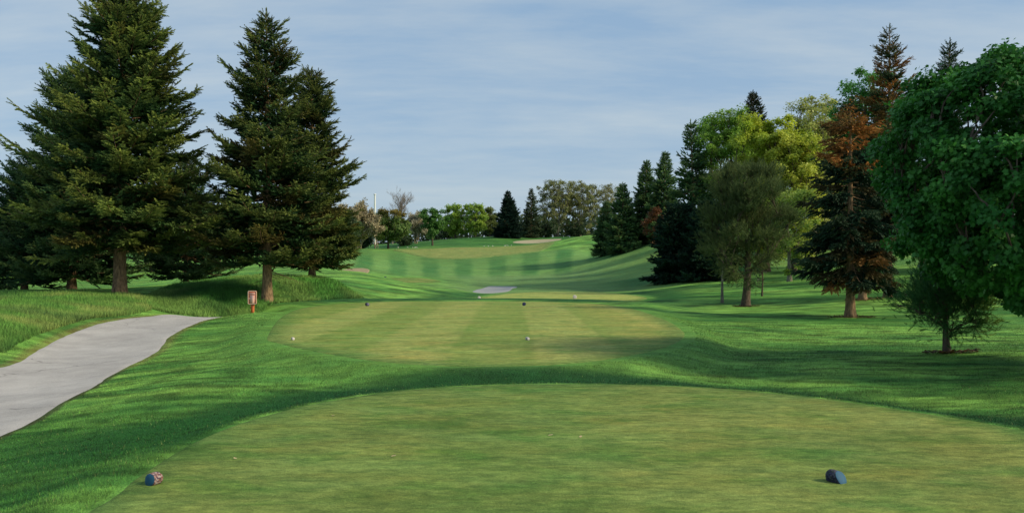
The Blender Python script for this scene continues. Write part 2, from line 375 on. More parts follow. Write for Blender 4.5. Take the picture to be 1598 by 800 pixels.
# darker green blended in along the far lip of the front tee and behind the second and third
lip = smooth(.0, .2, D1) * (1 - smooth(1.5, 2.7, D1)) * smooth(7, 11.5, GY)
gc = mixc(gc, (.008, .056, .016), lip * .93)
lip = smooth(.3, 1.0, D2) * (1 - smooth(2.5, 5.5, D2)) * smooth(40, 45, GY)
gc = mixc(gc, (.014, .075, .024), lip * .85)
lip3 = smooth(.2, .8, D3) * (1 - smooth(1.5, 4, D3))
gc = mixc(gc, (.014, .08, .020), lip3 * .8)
# lighter mown collar round the second tee
col = (1 - smooth(.2, 2.6, D2)) * (1 - smooth(38, 44, GY)); gc = mixc(gc, (.105, .24, .045), col * .7)
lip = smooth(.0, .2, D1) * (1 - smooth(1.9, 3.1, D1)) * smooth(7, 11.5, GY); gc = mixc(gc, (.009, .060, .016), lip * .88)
# front left rough is deep green
fl = smooth(-2.0, -4.0, GX) * (1 - smooth(11, 17, GY)); gc = mixc(gc, (.024, .115, .018), fl * .6)
# tall grass
gc = mixc(gc, C_TALL, (1 - smooth(-.6, .3, np.minimum(DM, DK))) * .7)
# hay-yellow strip beside the path
gc = mixc(gc, (.20, .15, .055), (1 - smooth(0, .22, dP)) * (GX < -8) * .5)
gc = mixc(gc, (.05, .045, .02), (1 - smooth(0, .05, dP)) * (GX > -8) * .8)
# slope below the green: vertical mowing bands
sl = smooth(100, 112, GY) * (1 - smooth(146, 170, GY)) * (1 - smooth(12, 17, GX)) * smooth(-30, -24, GX)
bq = np.cos((GX * 130 / np.maximum(GY, 50) + 2.0 + .9 * (fbm(GX * .12, GY * .12, 3) - .5)) * 2 * math.pi / 4.5); band = smooth(-.6, .6, bq) * (.45 + 1.0 * fbm(GX * .35, GY * .25, 4))
gc = mixc(gc, (.135, .265, .075), sl * .8); gc = mixc(gc, (.030, .135, .034), sl * band * .66)
gd = smooth(11, 17, GX) * (1 - smooth(24, 30, GX)) * smooth(118, 130, GY) * (1 - smooth(150, 168, GY)); gc = mixc(gc, (.022, .11, .032), gd * .55)
# valley floor, pale
vf = smooth(70, 80, GY) * (1 - smooth(108, 120, GY)) * smooth(-10, -3, GX) * (1 - smooth(8, 18, GX)); gc = mixc(gc, (.15, .25, .09), vf * .7)
# apron left of the green
ap = (1 - smooth(3, 14, DG)); gc = mixc(gc, (.09, .185, .045), ap * .45 * (GX < 4))
# bank beyond the green darker
bk = smooth(178, 184, GY) * (1 - smooth(210, 230, GY)); gc = mixc(gc, (.026, .115, .028), bk * .75)
ri = smooth(196, 201, GY) * (1 - smooth(205, 215, GY)) * (GX < 4); gc = mixc(gc, (.06, .16, .035), ri * .6)
# right hillside: smooth mown light and dark swathes
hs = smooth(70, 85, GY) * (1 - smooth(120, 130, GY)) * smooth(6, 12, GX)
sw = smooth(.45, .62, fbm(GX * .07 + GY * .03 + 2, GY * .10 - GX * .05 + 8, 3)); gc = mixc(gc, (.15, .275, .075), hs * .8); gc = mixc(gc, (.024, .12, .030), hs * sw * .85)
# right lawn: alternating soft tree shadows painted into the grass colour
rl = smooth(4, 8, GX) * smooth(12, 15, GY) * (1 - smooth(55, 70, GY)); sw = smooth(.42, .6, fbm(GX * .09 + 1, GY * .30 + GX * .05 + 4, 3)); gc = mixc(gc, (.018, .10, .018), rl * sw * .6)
ny, nx = len(rows), len(us)
idx = np.arange(ny * nx).reshape(ny, nx)
quads = np.stack([idx[:-1, :-1], idx[:-1, 1:], idx[1:, 1:], idx[1:, :-1]], -1).reshape(-1, 4)
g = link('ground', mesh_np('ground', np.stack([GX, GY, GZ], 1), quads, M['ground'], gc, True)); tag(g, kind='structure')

def ginterp(field, x, y):
    f = field.reshape(ny, nx)
    r = np.interp(y, rows, np.arange(ny)); u = x / (np.maximum(y, 0) + 9.0); c = np.interp(u, us, np.arange(nx))
    r0 = np.clip(r.astype(int), 0, ny - 2); c0 = np.clip(c.astype(int), 0, nx - 2); fr = r - r0; fc = c - c0
    return (f[r0, c0] * (1 - fr) + f[r0 + 1, c0] * fr) * (1 - fc) + (f[r0, c0 + 1] * (1 - fr) + f[r0 + 1, c0 + 1] * fr) * fc

def region_sheet(name, poly, mat, colf, lift=.012, rings=40, kind='structure', dz=None):
    """sheet that fills a polygon with concentric rings, lying on the terrain"""
    c = poly.mean(0); n = len(poly)
    rs = np.linspace(0, 1, rings + 1)[1:] ** .8
    pts = np.concatenate([[c]] + [c + (poly - c) * r for r in rs])
    z = height(pts[:, 0], pts[:, 1]) + lift
    d = -sdf(poly, pts[:, 0], pts[:, 1]); d[-n:] = 0
    if dz is not None: z = z + dz(d)
    z[-n:] -= lift + .012
    tri = np.stack([np.zeros(n, int), 1 + np.arange(n), 1 + (np.arange(n) + 1) % n], 1)
    qs = []
    for k in range(rings - 1):
        a = 1 + k * n + np.arange(n); b = 1 + k * n + (np.arange(n) + 1) % n
        qs.append(np.stack([a, a + n, b + n, b], 1))
    me = mesh_np(name, np.column_stack([pts, z]), [tri, np.concatenate(qs)], mat, colf(pts[:, 0], pts[:, 1], d), True)
    return tag(link(name, me), kind=kind)

def tee_color(stripe=None, warm=.5, edge=(.09, .17, .042), ew=.5):
    def f(x, y, d):
        a = fbm(x * .35 + 11, y * .35 + 2, 2); c = np.tile(C_TEE, (len(x), 1))
        c = mixc(c, C_TEEG, smooth(.4, .7, a) * .5); c = mixc(c, C_TEEY, smooth(.5, .8, 1 - a) * warm * .6)
        if stripe: c = stripe(c, x, y)
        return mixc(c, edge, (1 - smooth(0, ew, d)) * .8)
    return f
def st1(c, x, y):
    k = smooth(-.35, .35, np.sin((x + .75) * 2 * math.pi / 3.0)); c = mixc(c, C_TEEG, k * .22)
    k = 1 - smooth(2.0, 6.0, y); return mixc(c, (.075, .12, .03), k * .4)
def st2(c, x, y):
    xx = x + .12 * (y - 24)
    k = smooth(-.12, .12, np.sin((x - 0.45) * 2 * math.pi / 3.4 + math.pi)); c = mixc(c, (.22, .29, .068), k * .6)
    c = mixc(c, (.32, .345, .10), (1 - k) * .65)
    k = smooth(2.0, 3.5, x); return mixc(c, (.36, .32, .09), k * .4)
def st3(c, x, y): return mixc(c, (.33, .37, .10), np.full(len(x), .85))
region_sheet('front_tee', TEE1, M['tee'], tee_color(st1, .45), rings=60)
region_sheet('second_tee', TEE2, M['tee'], tee_color(st2, .6, (.1, .185, .045), .9), rings=60)
region_sheet('third_tee', TEE3, M['tee'], tee_color(st3, .3, ew=.8), .03, 24)
region_sheet('fourth_tee', TEE4, M['tee'], tee_color(None, .9, ew=1.0), .05, 20)
region_sheet('putting_green', GREEN, M['tee'], lambda x, y, d: mixc(mixc(np.tile((.21, .25, .075), (len(x), 1)), (.27, .25, .085), smooth(.45, .65, fbm(x * .08, y * .15, 3)) * .7), (.11, .2, .06), (1 - smooth(0, 2.0, d)) * .6), .10, 24)
region_sheet('back_bunker', BUNK1, M['sand'], lambda x, y, d: np.tile((.4, .35, .26), (len(x), 1)), .06, 14)
region_sheet('side_bunker', BUNK2, M['sand2'], lambda x, y, d: np.tile((.4, .35, .26), (len(x), 1)), .06, 14)
region_sheet('far_path', FPATH, M['path_far'], lambda x, y, d: np.tile((.4, .4, .4), (len(x), 1)), .05, 10)

# cart path strip with ragged edges
def resample(P, n):
    s = np.concatenate([[0], np.cumsum(np.linalg.norm(np.diff(P, axis=0), axis=1))])
    t = np.linspace(0, s[-1], n)
    return np.stack([np.interp(t, s, P[:, k]) for k in range(3)], 1)
n1 = 320
a, b = resample(PLc, n1), resample(PRc, n1)
tt = np.linspace(0, 1, n1)
b[:, 0] += (fbm(tt * 34, tt * 0 + 3, 4) - .5) * .42 + (fbm(tt * 180, tt * 0 + 7, 3) - .5) * .10; a[:, 0] += (fbm(tt * 26, tt * 0 + 9, 3) - .5) * .22
W = np.linspace(0, 1, 26)
PV = a[:, None] * (1 - W[None, :, None]) + b[:, None] * W[None, :, None]
pz = height(PV[:, :, 0], PV[:, :, 1]).reshape(PV.shape[:2])
PV[:, :, 2] = pz - .012 + .02 * np.sin(np.pi * W)[None]
PV[:, 0, 2] -= .03; PV[:, -1, 2] -= .03
ii = np.arange(n1 * 26).reshape(n1, 26)
pq = np.stack([ii[:-1, :-1], ii[:-1, 1:], ii[1:, 1:], ii[1:, :-1]], -1).reshape(-1, 4)
tag(link('cart_path', mesh_np('cart_path', PV.reshape(-1, 3), pq, M['path'], None, True)), kind='structure')

# ------------------------------------------------------------------ grass blades ("stuff")
def grass(name, label, rs, n, xr, yr, keep, hgt, wid, colf, lean=.5, lod=.0007):
    u = rs.uniform(xr[0], xr[1], n); y = np.exp(rs.uniform(math.log(yr[0]), math.log(yr[1]), n)); x = u * (y + 1.0)
    k = keep(x, y); x, y = x[k], y[k]; n = len(x)
    z = ginterp(GZ0, x, y) - .01
    h = rs.uniform(hgt[0], hgt[1], n) * (.7 + .6 * fbm(x * 1.3, y * 1.3, 3)); w = np.maximum(wid, lod * y) * rs.uniform(.7, 1.3, n)
    th = rs.uniform(0, 2 * np.pi, n); la = rs.uniform(0, 2 * np.pi, n); lm = rs.uniform(.1, lean, n) * h
    dx, dy = np.cos(th) * w / 2, np.sin(th) * w / 2
    lx, ly = np.cos(la) * lm, np.sin(la) * lm
    V = np.empty((n, 3, 3)); V[:, 0] = np.stack([x - dx, y - dy, z], 1); V[:, 1] = np.stack([x + dx, y + dy, z], 1)
    V[:, 2] = np.stack([x + lx, y + ly, z + np.sqrt(np.maximum(h * h - lm * lm, 0))], 1)
    c = colf(x, y) * rs.uniform(.65, 1.35, n)[:, None]
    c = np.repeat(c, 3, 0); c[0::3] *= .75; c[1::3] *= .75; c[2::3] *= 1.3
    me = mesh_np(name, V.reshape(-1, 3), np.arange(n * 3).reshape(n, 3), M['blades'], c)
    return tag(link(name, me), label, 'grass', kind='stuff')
rs = np.random.RandomState(3)
notp = lambda x, y: (ginterp(dP, x, y) > -.07 + .13 * rs.rand(len(x)))
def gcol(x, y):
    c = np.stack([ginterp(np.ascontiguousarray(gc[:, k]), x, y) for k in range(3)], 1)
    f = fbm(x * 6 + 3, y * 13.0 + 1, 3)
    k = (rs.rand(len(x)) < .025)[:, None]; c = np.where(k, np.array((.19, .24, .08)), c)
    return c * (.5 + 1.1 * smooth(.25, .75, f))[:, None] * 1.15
grass('rough_grass', 'deep green rough grass round the front tee and beside the path', rs, 800000, (-.62, .62), (3.5, 34),
      lambda x, y: (ginterp(D1, x, y) > .02) & (ginterp(D2, x, y) > .25) & notp(x, y) & (ginterp(DK, x, y) > 0), (.018, .048), .004, gcol, .97)
grass('tee_grass', 'short mown yellow green grass on the front tee', rs, 200000, (-.6, .62), (3.4, 12),
      lambda x, y: ginterp(D1, x, y) < -.02, (.006, .014), .003, lambda x, y: tee_color(st1, .45)(x, y, -ginterp(D1, x, y)) * (.6 + .6 * fbm(x * 2.2, y * 7, 3))[:, None], .95)
tall_c = lambda x, y: mixc(mixc(np.tile((.14, .32, .058), (len(x), 1)), (.33, .42, .11), smooth(.45, .65, fbm(x * .4, y * .4, 3)) * .8), (.04, .14, .035), smooth(.5, .7, fbm(x * .5 + 9, y * .5, 3)) * .6)
grass('bank_grass', 'tall pale green grass on the bank left of the cart path', rs, 330000, (-.72, -.33), (18, 47),
      lambda x, y: (ginterp(DK, x, y) < .2 * rs.rand(len(x))) & (ginterp(dP, x, y) > .4), (.11, .25), .008, tall_c, .7)
grass('mound_grass', 'tall dark green grass on the mound behind the orange sign', rs, 300000, (-.42, -.12), (36, 58),
      lambda x, y: (ginterp(DM, x, y) < .3 * rs.rand(len(x))) & notp(x, y), (.11, .25), .008, lambda x, y: tall_c(x, y) * np.array((.72, .95, .85)), .7)

# ------------------------------------------------------------------ wood builder
class Wood:
    def __init__(s): s.V = []; s.Q = []; s.n = 0
    def tube(s, P, R, sides=6):
        P = np.asarray(P, float); R = np.asarray(R, float); k = len(P)
        T = np.gradient(P, axis=0); T /= np.linalg.norm(T, axis=1)[:, None] + 1e-9
        ref = np.where(np.abs(T[:, 2:3]) > .9, np.array([[1., 0, 0]]), np.array([[0, 0, 1.]]))
        A = np.cross(T, ref); A /= np.linalg.norm(A, axis=1)[:, None] + 1e-9
        B = np.cross(T, A)
        th = np.linspace(0, 2 * np.pi, sides, endpoint=False)
        V = P[:, None] + R[:, None, None] * (A[:, None] * np.cos(th)[None, :, None] + B[:, None] * np.sin(th)[None, :, None])
        i = s.n + np.arange(k * sides).reshape(k, sides); j = np.roll(i, -1, 1)
        s.Q.append(np.stack([i[:-1], j[:-1], j[1:], i[1:]], -1).reshape(-1, 4)); s.V.append(V.reshape(-1, 3)); s.n += k * sides
    def mesh(s, name, mat): return mesh_np(name, np.concatenate(s.V), np.concatenate(s.Q), mat, None, True)

def basis(D, rs):
    """frames with first axis D"""
    D = D / (np.linalg.norm(D, axis=1)[:, None] + 1e-9)
    U = np.tile((0, 0, 1.), (len(D), 1)) + rs.normal(0, .25, (len(D), 3))
    S = np.cross(U, D); S /= np.linalg.norm(S, axis=1)[:, None] + 1e-9
    return D, S, np.cross(D, S)

def sprays_mesh(name, O, D, Ln, C, proto, rs, mat, tipmul=1.25):
    """instances a needle spray (m tris) on every twig; real geometry"""
    X, S, U = basis(D, rs)
    m = len(proto)                                      # proto (m,3,3): tri verts in (along, side, up)
    P = proto[None] * Ln[:, None, None, None]
    V = O[:, None, None] + P[..., 0:1] * X[:, None, None] + P[..., 1:2] * S[:, None, None] + P[..., 2:3] * U[:, None, None]
    c = C[:, None, None] * np.ones((1, m, 3, 1)); c = c * (.8 + .4 * rs.rand(len(O), m))[..., None, None]
    c[:, :, 2] *= tipmul
    V = V.reshape(-1, 3)
    return mesh_np(name, V, np.arange(len(V)).reshape(-1, 3), mat, c.reshape(-1, 3))

def needle_proto(rs, m=16, spread=.2, length=.26, width=.05, x0=0.):
    T = np.empty((m, 3, 3))
    for i in range(m):
        x = x0 + (1 - x0) * (i + .5) / m; a = rs.uniform(0, 2 * np.pi); sp = spread * rs.uniform(.7, 1.2) * (1 - .35 * x)
        r = np.array((0, math.cos(a), math.sin(a) * .55)); q = np.array((0, -math.sin(a), math.cos(a)))
        b = np.array((x - .03, 0, 0))
        T[i, 0] = b + q * width; T[i, 1] = b - q * width + np.array((.05, 0, 0)); T[i, 2] = b + np.array((length * rs.uniform(.6, 1.1), 0, 0)) + r * sp
    return T
PROTO = [needle_proto(np.random.RandomState(k), 18, .22, .28, .062) for k in range(2)]
PROTO_FAR = needle_proto(np.random.RandomState(9), 10, .27, .36, .11)

def spruce(seed, H, R, h0, dens=1.0, p=.65, dark=(.010, .030, .014), tip=(.050, .085, .022), brown=0.0, orange=None, far=False, bark='bark_spruce', tr=None, whorl=.30, droopy=0.0, sparse=0.0):
    rs = np.random.RandomState(seed)
    w = Wood(); tr = tr or H * .018
    zz = np.linspace(-.3, H, 26); lean = rs.normal(0, .012, 2) * H
    cx = lambda z: np.stack([lean[0] * (z / H) ** 2, lean[1] * (z / H) ** 2], -1)
    rad = tr * (1 - np.clip(zz, 0, H) / H) ** .9 + .012 + tr * .55 * np.exp(-np.clip(zz, 0, 9) / (.25))
    w.tube(np.column_stack([cx(zz.clip(0)), zz]), rad, 14 if not far else 7)
    O, D, Ln, C = [], [], [], []
    if not far:
        for _ in range(16):
            az = rs.uniform(0, 6.28); zb = h0 * rs.uniform(.5, 1.15); L0 = rs.uniform(.4, 1.5) * min(1, R / 3); t = np.linspace(0, 1, 5)[:, None]
            hv = np.array((math.cos(az), math.sin(az), 0)); w.tube(np.array((0, 0, zb)) + hv * L0 * t + np.array((0, 0, -.35 * L0)) * t ** 2 + rs.normal(0, .03, (5, 3)) * t, np.linspace(.018, .004, 5), 4)
    z = h0
    phase = rs.uniform(0, 6)
    while z < H * .985:
        s = (z - h0) / (H - h0)
        nb = int(round(rs.uniform(6, 9.4) * (1 - .35 * s)))
        for k in range(nb):
            if rs.rand() < sparse: continue
            az = phase + 2 * np.pi * k / nb + rs.normal(0, .25)
            zb = z + rs.uniform(-.15, .15)
            L = (R * (1 - s) ** p * (1 if s > .08 else .65 + 4 * s) + .12) * (rs.uniform(.62, 1.05) if rs.rand() > .14 else rs.uniform(1.0, 1.28))
            el = math.radians(-11 + 48 * s ** 1.1 + rs.normal(0, 8) - 12 * droopy * (1 - s))
            K = 9; t = np.linspace(0, 1, K)
            hor = np.array((math.cos(az), math.sin(az), 0)); lat = np.array((-math.sin(az), math.cos(az), 0))
            sag = L * (.10 + .14 * droopy) * (1 - s)
            curve = cx(np.array(zb))
            P = np.array((curve[0], curve[1], zb)) + hor * (L * t * math.cos(el))[:, None] + np.array((0, 0, 1)) * (L * t * math.sin(el) - sag * np.sin(np.pi * t * .8) + L * .17 * (1 - droopy) * t ** 3)[:, None] + lat * (rs.normal(0, .06) * L * t ** 2)[:, None]
            w.tube(P, (.010 + .009 * L) * (1 - t * .9) * (1 if not far else 1.6), 4)
            ns = max(7, int(L * (26 if not far else 12) * dens))
            ts = rs.uniform(.05 + .13 * (1 - s), 1, ns) ** .9; ts[-1] = .97; ts[0] = .9
            pos = np.stack([np.interp(ts, t, P[:, i]) for i in range(3)], 1)
            tan = P[-1] - P[-3]; tan /= np.linalg.norm(tan)
            sd = rs.choice([-1, 1], ns) * rs.uniform(.35, 1.05, ns); sd[-1] = 0
            dr = tan[None] * rs.uniform(.55, 1.0, (ns, 1)) + lat[None] * sd[:, None] + np.array((0, 0, 1))[None] * rs.normal(-.16 - .55 * droopy, .22, (ns, 1))
            ln = (.30 + .55 * (1 - ts) * min(1, L / 2.6)) * rs.uniform(.75, 1.3, ns) * (1 if not far else 1.5) * (.65 + .35 * min(1, L / 1.2))
            # secondary twigs shift clumps sideways so the bough is a flat fan
            off = (lat[None] * sd[:, None] + tan[None] * .6) * (rs.uniform(0, .55, (ns, 1)) * (1 - ts)[:, None] * L * .45)
            pos2 = pos + off; pos2[:, 2] -= np.abs(rs.normal(0, .05, ns)) * L * .5 * (1 - ts)
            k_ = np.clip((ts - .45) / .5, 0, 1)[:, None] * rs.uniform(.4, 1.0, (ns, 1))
            col = np.array(dark) * (1 - k_) + np.array(tip) * k_  # sunlight on the bough tips is painted in as yellow green
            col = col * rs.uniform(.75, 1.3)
            if brown and rs.rand() < brown: col = col * .5 + np.array((.10, .060, .016)) * .5 * rs.uniform(.5, 1.4)
            if orange is not None:
                f = orange(P[-1][0], P[-1][1], zb / H, rs) * rs.uniform(.15, 1.0)
                col = col * (1 - f) + np.array((.42, .18, .045)) * f * rs.uniform(.55, 1.25)
            O.append(pos2); D.append(dr); Ln.append(ln); C.append(col)
        phase += .7; z += whorl * rs.uniform(.75, 1.25) * (1 - .35 * s)
    O.append(np.array([[lean[0], lean[1], H - .25], [lean[0], lean[1], H - .1]])); D.append(np.array([[0, .02, 1.], [.05, 0, 1.]])); Ln.append(np.array([.5, .4])); C.append(np.array([tip, tip]))
    O = np.concatenate(O); D = np.concatenate(D); Ln = np.concatenate(Ln); C = np.concatenate(C)
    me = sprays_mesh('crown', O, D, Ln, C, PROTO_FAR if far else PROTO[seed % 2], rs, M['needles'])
    return w.mesh('trunk', M[bark]), me

LEAF_DIAMOND = np.array([(0, 0, 0), (.5, .34, .06), (1, 0, -.05), (.5, -.34, .06)], float)
_ml = [(0, 0), (.12, .42), (.34, .30), (.55, .62), (.62, .30), (1.0, 0), (.62, -.30), (.55, -.62), (.34, -.30), (.12, -.42)]
LEAF_MAPLE = .8 * np.array([(x, y, -.18 * abs(y) - .12 * x * x) for x, y in _ml], float)

def leaves_mesh(name, O, Nrm, size, C, rs, mat, proto=LEAF_DIAMOND, droop=.0, tipv=None):
    n = len(O)
    Nrm = Nrm / (np.linalg.norm(Nrm, axis=1)[:, None] + 1e-9)
    T = rs.normal(0, 1, (n, 3)); T[:, 2] -= droop * 2
    T -= Nrm * np.sum(T * Nrm, 1)[:, None]; T /= np.linalg.norm(T, axis=1)[:, None] + 1e-9
    B = np.cross(Nrm, T)
    P = proto[None] * size[:, None, None]
    V = O[:, None] + P[..., 0:1] * T[:, None] + P[..., 1:2] * B[:, None] + P[..., 2:3] * Nrm[:, None]
    m = len(proto)
    c = np.repeat(C, m, 0)
    return mesh_np(name, V.reshape(-1, 3), np.arange(n * m).reshape(n, m), mat, c)

def limb(a, b, rs, k=8, sag=.12):
    t = np.linspace(0, 1, k)[:, None]
    d = np.linalg.norm(b - a)
    mid = rs.normal(0, .07, 3) * d; mid[2] += sag * d
    return a * (1 - t) + b * t + mid * (np.sin(np.pi * t)) * .8 + rs.normal(0, .012, (k, 3)) * d * np.sin(np.pi * t)

def broadleaf(seed, H, R, h0, nclus=90, nleaf=120, ls=.16, col=(.05, .12, .03), col2=(.10, .18, .04), bark='bark_dark', cr=.32, top=.55, mat='leaves', proto=LEAF_DIAMOND, droop=0., tr=None, upbias=.5, shell=.55, ry=None, stems=1, lump=.34, colf=None, flat=1.0, sub=5, fork=.9):
    """tapered trunk + limbs to leaf clusters spread unevenly through the crown volume"""
    rs = np.random.RandomState(seed); w = Wood(); tr = tr or .020 * H + .03
    zc = h0 + (H - h0) * top; hu = H - zc; hd = zc - h0
    lumps = [(rs.normal(0, 1, 3), rs.uniform(.72, 1.12)) for _ in range(9)]
    lumps = [(v / np.linalg.norm(v), s) for v, s in lumps]
    cl = []
    while len(cl) < nclus:
        v = rs.normal(0, 1, 3); v /= np.linalg.norm(v)
        r = (shell + (1 - shell) * rs.rand()) if rs.rand() < .75 else rs.rand() ** .5 * .8
        f = max(((v @ l) ** 3 if v @ l > 0 else 0) * s for l, s in lumps); f = 1.08 - lump + lump * f
        q = v * r * f
        cl.append((q[0] * R, q[1] * (ry or R), zc + q[2] * (hu if q[2] > 0 else hd)))
    cl = np.array(cl)
    q_ = (cl[:, 2] - cl[:, 2].min()) / (np.percentile(cl[:, 2], 97) - cl[:, 2].min()); q_ = np.where(q_ > .8, .8 + .22 * np.tanh((q_ - .8) / .22), q_)
    cl[:, 2] = h0 + cr * .4 + q_ * (H - h0 - cr * .9)
    cl[:, :2] *= (R - cr * .5) / np.percentile(np.linalg.norm(cl[:, :2], axis=1), 96)
    bases = [np.array((0, 0, 0.))]
    if stems > 1: bases = [np.array((rs.normal(0, .35), rs.normal(0, .35), 0)) for _ in range(stems)]
    tops = []
    for bi, b0 in enumerate(bases):
        tp = np.array((b0[0] * 4 + rs.normal(0, .06 * R), b0[1] * 4 + rs.normal(0, .06 * R), H * (fork if stems == 1 else rs.uniform(.6, .85))))
        zz = np.linspace(0, 1, 14)[:, None]
        P = b0 * (1 - zz) + tp * zz + np.array((1, 1, 0)) * rs.normal(0, .012 * H, (1, 3)) * np.sin(np.pi * zz * 1.3)
        P[0, 2] = -.3
        w.tube(P, (tr / math.sqrt(stems)) * ((1 - zz[:, 0]) ** .8 + .05) + tr * .45 * np.exp(-zz[:, 0] * H / .25), 10)
        tops.append(P)
    nodes = [p for P in tops for p in P[3:]]
    arr = np.array(nodes)
    order = np.argsort(np.linalg.norm(cl - np.array((0, 0, h0)), axis=1))
    wood_r = {}
    for i in order:
        c = cl[i]
        cost = np.linalg.norm(arr - c, axis=1) + np.where(arr[:, 2] > c[2] - .12 * H, (arr[:, 2] - c[2] + .12 * H) * 1.2, 0)
        a = arr[np.argmin(cost)]
        P = limb(a, c, rs); L = np.linalg.norm(c - a)
        r0 = min(tr * .42, .012 + .016 * L)
        w.tube(P, np.linspace(r0, .006, len(P)), 5)
        if rs.rand() < .6: arr = np.vstack([arr, P[3:7]])
        for _ in range(sub):
            e = c + rs.normal(0, 1, 3) * cr * .5; w.tube(np.array([P[5], (P[5] + e) / 2 + (0, 0, .05 * L), e]), (.008, .006, .003), 3)
    n = nclus * nleaf
    ci = np.repeat(np.arange(nclus), nleaf)
    crs = cr * rs.uniform(.65, 1.35, nclus)
    off = rs.normal(0, 1, (n, 3)); off /= np.linalg.norm(off, axis=1)[:, None]; off *= (rs.rand(n) ** .5)[:, None] * crs[ci][:, None]; off[:, 2] *= .75 * flat
    O = cl[ci] + off
    cen = np.array((0, 0, zc - .2 * (H - h0)))
    out = O - cen; out /= np.linalg.norm(out, axis=1)[:, None]
    Nrm = out * .6 + rs.normal(0, .55, (n, 3)); Nrm[:, 2] += upbias
    kc = rs.rand(nclus)[ci][:, None] * .65 + rs.rand(n, 1) * .35
    C = np.array(col) * (1 - kc) + np.array(col2) * kc
    if colf is not None: C = colf(C, O / H, rs)
    me = leaves_mesh('crown', O, Nrm, ls * rs.uniform(.65, 1.35, n), C, rs, M[mat], proto, droop)
    return w.mesh('trunk', M[bark]), me

def bare(seed, H, R, mat='twig', levels=5, thick=1.0, budsize=0., budc=(.2, .15, .08), stems=1):
    rs = np.random.RandomState(seed); w = Wood(); ends = []
    def grow(p, d, L, r, lv):
        n = 5; P = [p]; dd = d.copy()
        for _ in range(n):
            dd = dd + rs.normal(0, .10, 3) + np.array((0, 0, .05)); dd /= np.linalg.norm(dd); P.append(P[-1] + dd * L / n)
        w.tube(P, np.linspace(r, r * .6, n + 1), 4 if lv > 2 else 6); 
        if lv <= 1: ends.extend(P[2:])
        if lv == 0: return
        for _ in range(4 if lv > 1 else 5):
            i = rs.randint(2, n + 1)
            a = rs.normal(0, 1, 3); a -= dd * (a @ dd); a /= np.linalg.norm(a)
            sp = rs.uniform(.35, .85); q = dd * math.cos(sp) + a * math.sin(sp) * (R / H * 2.0); q[2] += .12; q /= np.linalg.norm(q)
            grow(P[i], q, L * rs.uniform(.5, .75), max(r * .5, .012 * thick), lv - 1)
    for s in range(stems):
        d = np.array((rs.normal(0, .22 * (stems > 1)), rs.normal(0, .22 * (stems > 1)), 1.)); grow(np.array((rs.normal(0, .2) * (stems > 1), 0, -.3)), d / np.linalg.norm(d), H * .42, .018 * H * thick / math.sqrt(stems), levels - 1)
    me2 = None
    E = np.array(ends); k = (H * .97) / E[:, 2].max()
    V = np.concatenate(w.V); V[:, 2] = np.where(V[:, 2] > 0, V[:, 2] * k, V[:, 2]); w.V = [V]; E[:, 2] *= k
    if budsize:
        O = E[rs.randint(0, len(E), len(E) * 3)] + rs.normal(0, .16, (len(E) * 3, 3)); n = len(O)
        me2 = leaves_mesh('crown', O, rs.normal(0, 1, (n, 3)) + (0, 0, .4), budsize * rs.uniform(.6, 1.4, n), np.array(budc) * rs.uniform(.6, 1.4, (n, 1)), rs, M['leaves'])
    return w.mesh('trunk', M[mat]), me2

def plant(name, meshes, px, Y, label, cat='tree', group=None, rz=0, s=1.0, sink=.03):
    x = (px - CX) / F * Y
    e = empty(name, (x, Y, hz(x, Y) - sink), rz, s)
    if meshes[0] is not None: link('trunk', meshes[0], e)
    if meshes[1] is not None: link('crown', meshes[1], e)
    return tag(e, label, cat, group)
def replant(src, px, Y, label, rz, s):
    x = (px - CX) / F * Y
    return copy_tree(src, (x, Y, hz(x, Y) - .03), rz, s, label)

GL = 'spruces left of the cart path'; GB = 'trees on the skyline beyond the green'; GR = 'trees on the right hillside'
# ---- left spruces
DK_, TP_ = (.032, .075, .024), (.23, .275, .055)
plant('spruce_tree', spruce(11, 13.4, 4.4, 2.4, 1.0, .62, DK_, TP_, brown=.12, tr=.27), 187, 41.0, 'tallest broad spruce at far left, golden lit trunk on the grassy bank', group=GL)
plant('spruce_tree', spruce(12, 11.3, 3.9, .9, 1.0, .6, (.030, .076, .030), (.11, .17, .05), tr=.2), 112, 49, 'dark spruce half hidden behind the left side of the tallest spruce', group=GL)
plant('spruce_tree', spruce(13, 6.9, 3.3, .7, .65, .65, (.042, .10, .04), (.13, .20, .065), tr=.14), 38, 51, 'low dark spruce at the left edge of the photo', group=GL)
plant('spruce_tree', spruce(14, 7.4, 3.3, .8, .65, .6, (.038, .09, .035), (.13, .18, .06), brown=.2, tr=.14), 290, 56, 'shaded short spruce in the gap between the two tallest spruces', group=GL)
plant('spruce_tree', spruce(16, 12.6, 3.7, 1.9, .95, .72, (.024, .058, .020), (.16, .19, .042), brown=.14, tr=.21, whorl=.38), 417, 42.2, 'pointed spruce with a bare reddish trunk standing right behind the orange sign', group=GL)
plant('spruce_tree', spruce(17, 10.9, 3.0, 1.1, 1.05, .6, (.024, .056, .020), (.16, .185, .042), brown=.16, tr=.16), 487, 51, 'spruce at the right end of the left group, beside the second tee', group=GL)

